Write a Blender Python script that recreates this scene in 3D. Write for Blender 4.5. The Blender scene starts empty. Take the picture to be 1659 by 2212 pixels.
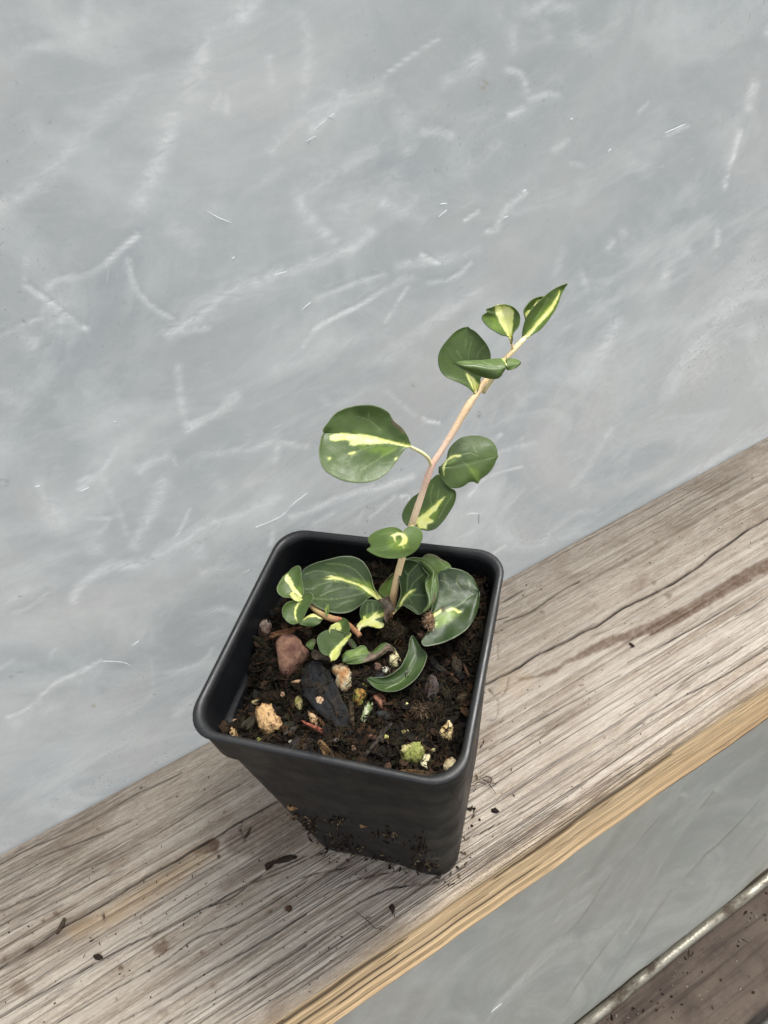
import bpy, math, random
import numpy as np
from mathutils import Matrix, Vector
random.seed(7); RNG = np.random.default_rng(7)
sc = bpy.context.scene
# ------------------------------------------------------------------ camera
CP = np.array([-0.02417, -0.0931, 0.22003])
CR = np.array([[0.8683, 0.4194, -0.2647], [-0.4788, 0.5696, -0.6681], [-0.1294, 0.7068, 0.6954]])
_u, _s, _v = np.linalg.svd(CR); CR = _u @ _v
PF, PW, PH = 1438.39, 1659.0, 2212.0           # focal length and picture size in tracing units
cd = bpy.data.cameras.new('camera'); cam = bpy.data.objects.new('camera', cd); sc.collection.objects.link(cam)
cd.sensor_fit = 'VERTICAL'; cd.sensor_height = 24; cd.lens = PF / PH * 24; cd.clip_start = .005; cd.clip_end = 100
cam.matrix_world = Matrix([[*CR[0], CP[0]], [*CR[1], CP[1]], [*CR[2], CP[2]], [0, 0, 0, 1]])
sc.camera = cam
# ------------------------------------------------------------------ daylight, overcast
SUN_EL, SUN_AZ = 60.0, 75.0      # azimuth measured from +Y towards +X
w = bpy.data.worlds.new('World'); sc.world = w; w.use_nodes = True
nt = w.node_tree; nt.nodes.clear()
sky = nt.nodes.new('ShaderNodeTexSky'); sky.sky_type = 'NISHITA'; sky.sun_disc = False
sky.sun_elevation = math.radians(SUN_EL); sky.sun_rotation = math.radians(SUN_AZ)
sky.air_density = 1.0; sky.dust_density = 5.0; sky.ozone_density = 1.0
hs = nt.nodes.new('ShaderNodeHueSaturation'); hs.inputs['Saturation'].default_value = .22
bg = nt.nodes.new('ShaderNodeBackground'); bg.inputs['Strength'].default_value = .15
wo = nt.nodes.new('ShaderNodeOutputWorld')
nt.links.new(sky.outputs[0], hs.inputs['Color']); nt.links.new(hs.outputs[0], bg.inputs[0]); nt.links.new(bg.outputs[0], wo.inputs[0])
sl = bpy.data.lights.new('sun', 'SUN'); sl.energy = 1.5; sl.angle = math.radians(22); sl.color = (1, .97, .92)
so = bpy.data.objects.new('sun', sl); sc.collection.objects.link(so)
_e, _a = math.radians(SUN_EL), math.radians(SUN_AZ)
so.rotation_euler = Vector((math.sin(_a)*math.cos(_e), math.cos(_a)*math.cos(_e), math.sin(_e))).to_track_quat('Z', 'Y').to_euler()
sc.view_settings.view_transform = 'Standard'; sc.view_settings.look = 'None'
sc.view_settings.exposure = 1.22; sc.view_settings.gamma = 1.0
# ------------------------------------------------------------------ tracing helpers
def unit(v): v = np.asarray(v, float); return v / np.linalg.norm(v)
def ray(x, y): return CR @ np.array([(x - PW/2)/PF, -(y - PH/2)/PF, -1.0])
def rays(P):
    P = np.asarray(P, float); q = np.stack([(P[..., 0]-PW/2)/PF, -(P[..., 1]-PH/2)/PF, -np.ones(P.shape[:-1])], -1)
    return q @ CR.T
def proj(P):
    q = (np.asarray(P, float) - CP) @ CR
    return np.stack([PW/2 + PF*q[..., 0]/-q[..., 2], PH/2 - PF*q[..., 1]/-q[..., 2]], -1)
def hit(x, y, P0, n):
    d = ray(x, y); n = np.asarray(n, float); return CP + d*((np.asarray(P0)-CP) @ n/(d @ n))
def hitz(x, y, z): return hit(x, y, (0, 0, z), (0, 0, 1))
CROPS = dict(A=(600, 1650, 2.552), B=(1100, 1650, 2.765), C=(860, 1780, 5.53), D=(1140, 1780, 5.53), E=(1350, 850, 2.765),
             F=(950, 1250, 2.212), G=(1100, 2050, 2.765), I=(600, 2050, 3.016), J=(1500, 1150, 6.636), K=(1500, 1400, 1.659),
             L=(0, 2500, 1.659), M=(0, 0, 1.3272), N=(1250, 0, 1.3272), O=(0, 1200, 1.659), P=(1800, 2700, 2.37), S=(600, 2300, 1.508),
             R=(900, 2600, 1.037))
def T(c, pts):
    a = np.asarray(pts, float); ox, oy, s = CROPS[c]
    return (np.array([ox, oy]) + a/s)*.6636
def tw(c, wd): return wd/CROPS[c][2]*.6636
def smooth(P, n, closed=False):
    P = np.asarray(P, float); m = len(P)
    if m < 3 and not closed: return resample(P, n)
    out = []
    for i in range(m if closed else m-1):
        p0 = P[(i-1) % m] if closed or i > 0 else 2*P[0]-P[1]
        p1 = P[i]; p2 = P[(i+1) % m]
        p3 = P[(i+2) % m] if closed or i+2 < m else 2*P[-1]-P[-2]
        t = np.linspace(0, 1, 8, endpoint=False)[:, None]
        out.append(.5*((2*p1)+(-p0+p2)*t+(2*p0-5*p1+4*p2-p3)*t*t+(-p0+3*p1-3*p2+p3)*t**3))
    out = np.concatenate(out+([] if closed else [P[-1:]]))
    if closed: out = np.concatenate([out, out[:1]])
    return resample(out, n)
def resample(P, n):
    P = np.asarray(P, float); d = np.r_[0, np.cumsum(np.linalg.norm(np.diff(P, axis=0), axis=1))]
    t = np.linspace(0, d[-1], n); return np.stack([np.interp(t, d, P[:, k]) for k in range(P.shape[1])], 1)
def seg_dist(Q, P):
    """distance of points Q (n,2) to the polyline P"""
    best = np.full(len(Q), 1e9)
    for a, b in zip(P[:-1], P[1:]):
        ab = b-a; t = np.clip(((Q-a) @ ab)/(ab @ ab+1e-12), 0, 1); best = np.minimum(best, np.linalg.norm(Q-a-t[:, None]*ab, axis=1))
    return best
def in_poly(Q, P):
    ins = np.zeros(len(Q), bool); x, y = Q[:, 0], Q[:, 1]
    for (x0, y0), (x1, y1) in zip(P, np.roll(P, -1, 0)):
        if y0 == y1: continue
        c = ((y0 > y) != (y1 > y)) & (x < (x1-x0)*(y-y0)/(y1-y0)+x0); ins ^= c
    return ins
def poly_mask(Q, P, soft):
    P = np.asarray(P, float); m = np.zeros(len(Q))
    lo, hi = P.min(0)-3*soft, P.max(0)+3*soft
    k = np.all((Q > lo) & (Q < hi), axis=1)
    if not k.any(): return m
    q = Q[k]; d = seg_dist(q, np.vstack([P, P[:1]])); d = np.where(in_poly(q, P), d, -d)
    m[k] = np.clip(.5+d/(2*soft), 0, 1); return m
def line_mask(Q, P, wd, prof=1.0):
    P = np.asarray(P, float); m = np.zeros(len(Q)); lo, hi = P.min(0)-2.5*wd, P.max(0)+2.5*wd
    k = np.all((Q > lo) & (Q < hi), axis=1)
    if not k.any(): return m
    m[k] = np.exp(-(seg_dist(Q[k], P)/wd)**2); return m
def vnoise(x, y, seed=0):
    r = np.random.default_rng(seed); G = r.random((256, 256))
    xi = np.floor(x).astype(int); yi = np.floor(y).astype(int); fx = x-xi; fy = y-yi
    fx = fx*fx*(3-2*fx); fy = fy*fy*(3-2*fy); a, b = xi & 255, yi & 255; a1, b1 = (a+1) & 255, (b+1) & 255
    return (G[a, b]*(1-fx)+G[a1, b]*fx)*(1-fy)+(G[a, b1]*(1-fx)+G[a1, b1]*fx)*fy
def fbm(x, y, oct=4, seed=0, g=.5):
    s = 0; a = 1; t = 0
    for o in range(oct): s = s+a*vnoise(x*2**o+17*o, y*2**o+31*o, seed+o); t += a; a *= g
    return s/t
# ------------------------------------------------------------------ object helpers
def link(name, me, mat=None, parent=None):
    o = bpy.data.objects.new(name, me); sc.collection.objects.link(o)
    if mat is not None and me is not None: me.materials.append(mat)
    if parent is not None: o.parent = parent
    return o
def mesh(name, V, F, smooth_=True):
    me = bpy.data.meshes.new(name); V = np.asarray(V, np.float32)
    if isinstance(F, np.ndarray) and F.ndim == 2:
        n, k = F.shape; me.vertices.add(len(V)); me.vertices.foreach_set('co', V.ravel()); me.loops.add(n*k); me.polygons.add(n)
        me.loops.foreach_set('vertex_index', F.astype(np.int32).ravel()); me.polygons.foreach_set('loop_start', np.arange(0, n*k, k, dtype=np.int32))
        me.update(calc_edges=True)
    else: me.from_pydata([tuple(map(float, v)) for v in V], [], [tuple(map(int, f)) for f in F])
    me.validate(); me.polygons.foreach_set('use_smooth', [smooth_]*len(me.polygons)); me.update(); return me
def attr(me, name, col):
    a = me.color_attributes.new(name, 'FLOAT_COLOR', 'POINT'); c = np.ones((len(me.vertices), 4), np.float32); c[:, :col.shape[1]] = col
    a.data.foreach_set('color', c.ravel())
def grid_faces(nu, nv, off=0, flip=False):
    i, j = np.meshgrid(np.arange(nu-1), np.arange(nv-1), indexing='ij'); a = (i*nv+j).ravel()+off
    F = np.stack([a, a+nv, a+nv+1, a+1], 1); return F[:, ::-1] if flip else F
def tag(o, label, cat, group=None, kind=None):
    if label: o['label'] = label
    if cat: o['category'] = cat
    if group: o['group'] = group
    if kind: o['kind'] = kind
    return o
def empty(name, loc=(0, 0, 0)):
    o = bpy.data.objects.new(name, None); o.location = loc; o.empty_display_size = .01; sc.collection.objects.link(o); bpy.context.view_layer.update(); return o
# ------------------------------------------------------------------ materials
class NT:
    def __init__(s, name):
        s.m = bpy.data.materials.new(name); s.m.use_nodes = True; s.t = s.m.node_tree; s.t.nodes.clear()
        s.out = s.n('ShaderNodeOutputMaterial'); s.p = s.n('ShaderNodeBsdfPrincipled'); s.l(s.p.outputs[0], s.out.inputs[0]); s._tc = None
    def n(s, ty, **k):
        x = s.t.nodes.new(ty)
        for a, b in k.items(): setattr(x, a, b)
        return x
    def l(s, a, b): s.t.links.new(a, b)
    def set(s, sock, v):
        if hasattr(v, 'is_linked') or isinstance(v, bpy.types.NodeSocket): s.l(v, sock)
        else: sock.default_value = v if not isinstance(v, tuple) or len(v) != 3 or sock.type != 'RGBA' else (*v, 1)
    def co(s, scale=(1, 1, 1), rot=(0, 0, 0)):
        if s._tc is None: s._tc = s.n('ShaderNodeTexCoord')
        mp = s.n('ShaderNodeMapping'); mp.inputs['Scale'].default_value = scale; mp.inputs['Rotation'].default_value = rot
        s.l(s._tc.outputs['Object'], mp.inputs[0]); return mp.outputs[0]
    def noise(s, scale, detail=4, rough=.5, sc3=(1, 1, 1), rot=(0, 0, 0), dist=0, vec=None):
        x = s.n('ShaderNodeTexNoise'); x.inputs['Scale'].default_value = scale; x.inputs['Detail'].default_value = detail
        x.inputs['Roughness'].default_value = rough; x.inputs['Distortion'].default_value = dist
        s.l(vec if vec is not None else s.co(sc3, rot), x.inputs['Vector']); return x.outputs[0]
    def ramp(s, f, a, b, c0=0., c1=1.):
        x = s.n('ShaderNodeMapRange'); x.clamp = True; s.l(f, x.inputs[0])
        for i, v in zip((1, 2, 3, 4), (a, b, c0, c1)): x.inputs[i].default_value = v
        return x.outputs[0]
    def mix(s, f, a, b, mode='MIX'):
        x = s.n('ShaderNodeMix', data_type='RGBA', blend_type=mode); s.set(x.inputs[0], f); s.set(x.inputs[6], a); s.set(x.inputs[7], b); return x.outputs[2]
    def math(s, op, a, b=0.):
        x = s.n('ShaderNodeMath', operation=op); s.set(x.inputs[0], a); s.set(x.inputs[1], b); return x.outputs[0]
    def attr(s, name):
        x = s.n('ShaderNodeAttribute'); x.attribute_name = name; y = s.n('ShaderNodeSeparateColor'); s.l(x.outputs['Color'], y.inputs[0])
        return y.outputs[0], y.outputs[1], y.outputs[2], x.outputs['Alpha'], x.outputs['Color']
    def bump(s, h, dist, strength=1., prev=None):
        x = s.n('ShaderNodeBump'); x.inputs['Distance'].default_value = dist; x.inputs['Strength'].default_value = strength; s.l(h, x.inputs['Height'])
        if prev is not None: s.l(prev, x.inputs['Normal'])
        return x.outputs[0]
    def done(s, col=None, rough=None, normal=None, spec=None):
        if col is not None: s.set(s.p.inputs['Base Color'], col)
        if rough is not None: s.set(s.p.inputs['Roughness'], rough)
        if normal is not None: s.l(normal, s.p.inputs['Normal'])
        if spec is not None: s.set(s.p.inputs['Specular IOR Level'], spec)
        return s.m
def grain_lines(m, scale, stretch, wd, seed_off=0., gate=18):
    n_ = m.noise(scale, 3, .55, (stretch, 1, 1)); d = m.math('ABSOLUTE', m.math('SUBTRACT', n_, .5+seed_off)); l_ = m.ramp(d, 0, wd, 1, 0)
    return m.math('MULTIPLY', l_, m.ramp(m.noise(gate, 3, .6, (.35, 1, 1)), .40, .60, .15, 1))
def mat_film():
    m = NT('polythene_film'); r, g, b, a, _ = m.attr('mask')
    c = m.mix(m.ramp(m.noise(5, 3, .5, dist=1.5), .35, .65), (.50, .532, .522), (.53, .525, .512))
    c = m.mix(m.ramp(m.noise(9, 5, .6, (1, 1, 1.5), (0, math.radians(-35), 0), 1.4), .38, .66), c, (.405, .442, .452))
    c = m.mix(m.ramp(m.noise(13, 6, .62, (1, 1, 1.8), (0, math.radians(-40), 0), 2.2), .46, .72, 0, .70), c, (.68, .72, .70)); c = m.mix(m.ramp(m.noise(6, 3, .5, dist=.8), .52, .7, 0, .5), c, (.54, .525, .51))
    # milky streaks that come with the handling of the sheet
    st = m.noise(26, 6, .62, (1, 1, 2.6), (0, math.radians(-38), 0), 1.2)
    c = m.mix(m.ramp(st, .48, .80, 0, .30), c, (.62, .64, .65))
    st2 = m.noise(70, 5, .6, (1, 1, 3.2), (0, math.radians(-30), 0), 1.5)
    c = m.mix(m.ramp(st2, .56, .80, 0, .28), c, (.70, .72, .72))
    fe = m.noise(120, 9, .74, (1, 1, 2.4), (0, math.radians(-36), 0), 1.6); fr = m.math('MULTIPLY', r, m.ramp(fe, .36, .60, .12, 1.3))
    c = m.mix(m.ramp(fe, .50, .72, 0, .12), c, (.70, .72, .72)); gn = m.noise(1500, 3, .7); c = m.mix(m.ramp(gn, .35, .65, .0, .05), c, (.20, .21, .21)); fl = grain_lines(m, 26, 1., .030, 0., 5); fl2 = grain_lines(m, 60, 1., .045, .03, 9); c = m.mix(m.math('MULTIPLY', fl, .08), c, (.85, .87, .86)); c = m.mix(m.math('MULTIPLY', fl2, .06), c, (.85, .87, .86)); c = m.mix(fr, c, (.84, .86, .85)); c = m.mix(g, c, (.20, .205, .20)); c = m.mix(b, c, (.36, .33, .22))
    sp = m.noise(1600, 2, .5, (1, 1, .6)); c = m.mix(m.math('MULTIPLY', m.ramp(sp, .66, .74), m.ramp(m.noise(11, 2), .45, .65, .05, .75)), c, (.16, .15, .14))
    h = m.math('ADD', m.math('MULTIPLY', m.noise(900, 5, .65), .22), m.math('MULTIPLY', m.noise(45, 3, .5, (1, 1, 2.2), (0, math.radians(-35), 0), .3), 1.6))
    nb = m.bump(h, .0005, .22)
    m.done(c, .27, nb, .55)
    tr = m.n('ShaderNodeBsdfTranslucent'); m.l(c, tr.inputs[0]); m.l(nb, tr.inputs['Normal'])
    mx = m.n('ShaderNodeMixShader'); mx.inputs[0].default_value = .52
    m.l(m.p.outputs[0], mx.inputs[1]); m.l(tr.outputs[0], mx.inputs[2]); m.l(mx.outputs[0], m.out.inputs[0]); return m.m
def mat_board_top():
    m = NT('weathered_wood'); r, g, b, a, _ = m.attr('mask')        # r cracks, g brown stain, b tan patch, a ridge height
    c = m.mix(m.ramp(m.noise(9, 4, .5, (.35, 1, 1)), .35, .65), (.37, .315, .252), (.305, .258, .205))
    fine = m.noise(900, 5, .6, (.035, 1, 1)); c = m.mix(m.ramp(fine, .40, .68, 0, .5), c, (.52, .46, .38))
    f2 = m.noise(420, 5, .65, (.03, 1, 1), dist=.3); c = m.mix(m.ramp(f2, .52, .70, 0, .35), c, (.20, .155, .118))
    f3 = m.noise(2400, 4, .7, (.10, 1, 1), dist=.4); c = m.mix(m.ramp(f3, .50, .64, 0, .50), c, (.14, .112, .088)); c = m.mix(m.ramp(f3, .50, .36, 0, .35), c, (.55, .495, .415))
    gr = m.noise(2600, 4, .75, (.5, 1, 1)); c = m.mix(m.ramp(gr, .52, .68, 0, .50), c, (.13, .10, .08))
    blot = m.noise(75, 5, .65, (.6, 1, 1), dist=.6); c = m.mix(m.ramp(blot, .48, .70, 0, .60), c, (.185, .135, .092))
    c = m.mix(m.ramp(m.noise(40, 3, .5, (.4, 1, 1)), .55, .7, 0, .4), c, (.48, .425, .355))
    c = m.mix(m.ramp(a, .0, .5, .62, 0), c, (.15, .115, .085)); c = m.mix(m.ramp(a, .75, 1.0, 0, .35), c, (.52, .48, .42))
    l1 = grain_lines(m, 330, .014, .022); l2 = grain_lines(m, 760, .022, .034, .03, 40); l3 = grain_lines(m, 150, .02, .010, -.02, 9)
    c = m.mix(m.math('MULTIPLY', l1, .42), c, (.13, .092, .065)); c = m.mix(m.math('MULTIPLY', l2, .30), c, (.15, .112, .082)); c = m.mix(m.math('MULTIPLY', l3, .5), c, (.07, .05, .036))
    c = m.mix(m.math('MULTIPLY', g, m.ramp(m.noise(120, 5, .6), .25, .6, .75, 1.0)), c, (.115, .070, .045))
    c = m.mix(m.math('MULTIPLY', b, .6), c, (.40, .285, .155)); c = m.mix(r, c, (.012, .009, .007))
    sp = m.noise(1000, 2, .5, (.8, 1, 1)); c = m.mix(m.ramp(sp, .72, .76, 0, .7), c, (.09, .06, .045))
    h = m.math('ADD', m.math('MULTIPLY', fine, .8), m.math('ADD', m.math('MULTIPLY', f3, .9), m.noise(2500, 3, .6, (.5, 1, 1))))
    h = m.math('SUBTRACT', h, m.math('MULTIPLY', l1, 1.1)); h = m.math('SUBTRACT', h, m.math('MULTIPLY', l3, 1.6))
    return m.done(c, .82, m.bump(h, .00035, 1.), .22)
def mat_board_front():
    m = NT('fresh_cut_wood'); r, g, b, a, _ = m.attr('mask')
    c = m.mix(m.ramp(m.noise(12, 4, .5, (.2, 1, 1)), .35, .65), (.78, .50, .25), (.84, .62, .36))
    c = m.mix(m.ramp(m.noise(700, 5, .6, (.03, 1, 1)), .42, .68, 0, .6), c, (.86, .66, .40))
    c = m.mix(m.ramp(m.noise(260, 5, .6, (.03, 1, 1)), .5, .7, 0, .35), c, (.36, .19, .08)); c = m.mix(m.ramp(m.noise(2400, 4, .6, (.03, 1, 1)), .5, .68, 0, .5), c, (.32, .18, .08)); c = m.mix(m.ramp(m.noise(30, 4, .6, (.5, 1, 1)), .58, .72, 0, .5), c, (.45, .29, .15)); c = m.mix(m.math('MULTIPLY', grain_lines(m, 420, .02, .030), .6), c, (.17, .085, .035)); c = m.mix(m.math('MULTIPLY', grain_lines(m, 170, .03, .010, .02, 9), .8), c, (.10, .055, .028)); c = m.mix(g, c, (.33, .27, .21)); c = m.mix(r, c, (.03, .018, .011))
    return m.done(c, .75, m.bump(m.noise(900, 5, .6, (.03, 1, 1)), .0003, .8), .3)
def mat_lower_wood(name, c0, c1, cd_):
    m = NT(name); c = m.mix(m.ramp(m.noise(14, 5, .6, (.5, 1, 1)), .35, .65), c0, c1)
    c = m.mix(m.ramp(m.noise(200, 5, .65, (.06, 1, 1), dist=.4), .50, .66, 0, .7), c, cd_); c = m.mix(m.ramp(m.noise(35, 6, .7), .46, .70, 0, .8), c, cd_); c = m.mix(m.ramp(m.noise(500, 3), .66, .74, 0, .6), c, cd_)
    return m.done(c, .85, m.bump(m.noise(300, 5, .6, (.08, 1, 1)), .001, .7), .2)
def mat_pot():
    m = NT('black_plastic'); c = m.mix(m.ramp(m.noise(60, 4, .6), .4, .7), (.0055, .0060, .0070), (.010, .0105, .0115))
    c = m.mix(m.ramp(m.noise(900, 3, .7, (1, 1, .3)), .70, .84, 0, .25), c, (.10, .09, .085))
    c = m.mix(m.ramp(m.noise(2600, 2, .5), .74, .80, 0, .5), c, (.30, .28, .25))
    c = m.mix(m.ramp(m.noise(35, 6, .7, (1, 1, .5)), .50, .72, 0, .5), c, (.030, .026, .022)); c = m.mix(m.ramp(m.noise(700, 3, .6, (1, 1, .06), (.15, .1, 0)), .70, .78, 0, .35), c, (.10, .095, .09)); r = m.ramp(m.noise(120, 5, .6), .3, .7, .34, .60); return m.done(c, r, m.bump(m.noise(500, 4, .55), .00012, .6), .20)
def mat_soil():
    m = NT('potting_mix'); c = m.mix(m.ramp(m.noise(350, 6, .7), .4, .62), (.003, .0025, .002), (.013, .008, .005))
    c = m.mix(m.ramp(m.noise(160, 4, .6), .56, .66, 0, .5), c, (.016, .019, .007)); return m.done(c, .9, m.bump(m.noise(1500, 5, .65), .0006, 1.), .2)
def mat_attr(name, rough=.8, var=.5, scale=1200, bumpd=.0003, spec=.25, speck=None, stretch=(1, 1, 1)):
    m = NT(name); r, g, b, a, col = m.attr('mask'); c = m.mix(m.ramp(m.noise(scale, 5, .65, stretch), .35, .66, 0, var), col, (.012, .009, .006))
    if speck: c = m.mix(m.ramp(m.noise(scale*.45, 4, .6), .56, .63, 0, .85), c, speck)
    return m.done(c, rough, m.bump(m.noise(scale*1.3, 4, .6, stretch), bumpd, 1.), spec)
def mat_leaf():
    m = NT('leaf_blade'); r, g, b, a, _ = m.attr('mask'); r2, g2, b2, a2, _ = m.attr('tone')   # mask: cream, vein, lime, dead   tone: lightness, pale rim
    c = m.mix(r2, (.019, .038, .010), (.150, .235, .052)); c = m.mix(m.ramp(m.noise(260, 4, .6), .35, .65, 0, .35), c, m.mix(.5, c, (.045, .075, .035)))
    c = m.mix(m.ramp(m.noise(1500, 4, .6), .5, .75, 0, .15), c, (.12, .18, .09))
    c = m.mix(m.math('MULTIPLY', b, m.ramp(m.noise(420, 4, .6), .35, .6, .35, .85)), c, (.17, .27, .03)); c = m.mix(m.math('MULTIPLY', g, .42), c, (.24, .32, .13)); c = m.mix(m.math('MULTIPLY', g2, .6), c, (.40, .44, .30))
    cr = m.mix(m.ramp(m.noise(500, 4, .5), .35, .65), (.70, .72, .19), (.80, .82, .37)); c = m.mix(r, c, cr)
    br = m.mix(m.ramp(m.noise(700, 4, .6), .38, .62), (.05, .036, .026), (.20, .145, .10)); c = m.mix(a, c, br)
    nb = m.bump(m.noise(700, 4, .55), .00018, .6)
    rg = m.math('ADD', m.ramp(m.noise(300, 3), .3, .7, .34, .50), m.math('MULTIPLY', a, .3)); m.done(c, rg, nb, .36)
    tr = m.n('ShaderNodeBsdfTranslucent'); m.l(m.mix(.35, c, (.25, .42, .04), 'MIX'), tr.inputs[0])
    mx = m.n('ShaderNodeMixShader'); mx.inputs[0].default_value = .16; m.l(m.p.outputs[0], mx.inputs[1]); m.l(tr.outputs[0], mx.inputs[2]); m.l(mx.outputs[0], m.out.inputs[0]); return m.m
def mat_stem():
    m = NT('stem_bark'); r, g, b, a, col = m.attr('mask'); c = m.mix(m.ramp(m.noise(500, 4, .6), .52, .75, 0, .35), col, m.mix(.6, col, (.40, .20, .11)))
    c = m.mix(m.ramp(m.noise(1800, 3, .5), .66, .72, 0, .6), c, (.12, .05, .03))
    m.p.inputs['Subsurface Weight'].default_value = .0; return m.done(c, .5, m.bump(m.noise(1200, 3), .0002, .6), .4)
def mat_plain(name, col, rough=.6, metal=0.):
    m = NT(name); c = m.mix(m.ramp(m.noise(300, 4), .35, .7, 0, .5), col, tuple(x*.55 for x in col)); m.p.inputs['Metallic'].default_value = metal
    return m.done(c, rough, m.bump(m.noise(400, 3), .0003, .5))
MRIM = mat_pot(); MRIM.name = 'shiny_rim_plastic'; MRIM.node_tree.nodes['Principled BSDF'].inputs['Specular IOR Level'].default_value = .55  # same pot plastic, specular raised for a stronger highlight along the rim
MF, MBT, MBF, MP, MS = mat_film(), mat_board_top(), mat_board_front(), mat_pot(), mat_soil()
ML, MST = mat_leaf(), mat_stem()
MBITS = mat_attr('mix_fragments', .85, .75, 1500, .0003, .12)
MSTONE = mat_attr('stone', .85, .5, 700, .0006, .2, (.10, .055, .038)); MPUM = mat_attr('pumice', .9, .35, 1100, .0006, .15, (.15, .075, .035)); MPUMG = mat_attr('mossy_pumice', .9, .3, 1100, .0006, .15, (.055, .065, .012))
MBARK = mat_attr('bark', .85, .7, 900, .0006, .15, (.03, .024, .017), (1, 1, 1))
MWHITE = mat_plain('crease_white', (.86, .88, .87), .5)
MLOW1 = mat_lower_wood('dirty_brown_wood', (.13, .10, .078), (.085, .066, .052), (.04, .030, .024)); MLOW2 = mat_lower_wood('grey_wood', (.20, .21, .19), (.15, .16, .145), (.05, .05, .045))
def mat_rod():
    m = NT('dull_metal'); d = m.ramp(m.noise(60, 6, .7, (.6, 1, 1)), .46, .62); c = m.mix(d, (.34, .32, .26), (.08, .06, .04)); m.set(m.p.inputs['Metallic'], m.ramp(d, 0, 1, .75, .0))
    return m.done(c, m.ramp(d, 0, 1, .42, .9), m.bump(m.noise(400, 4, .6), .0006, .8))
MROD = mat_rod()
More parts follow.
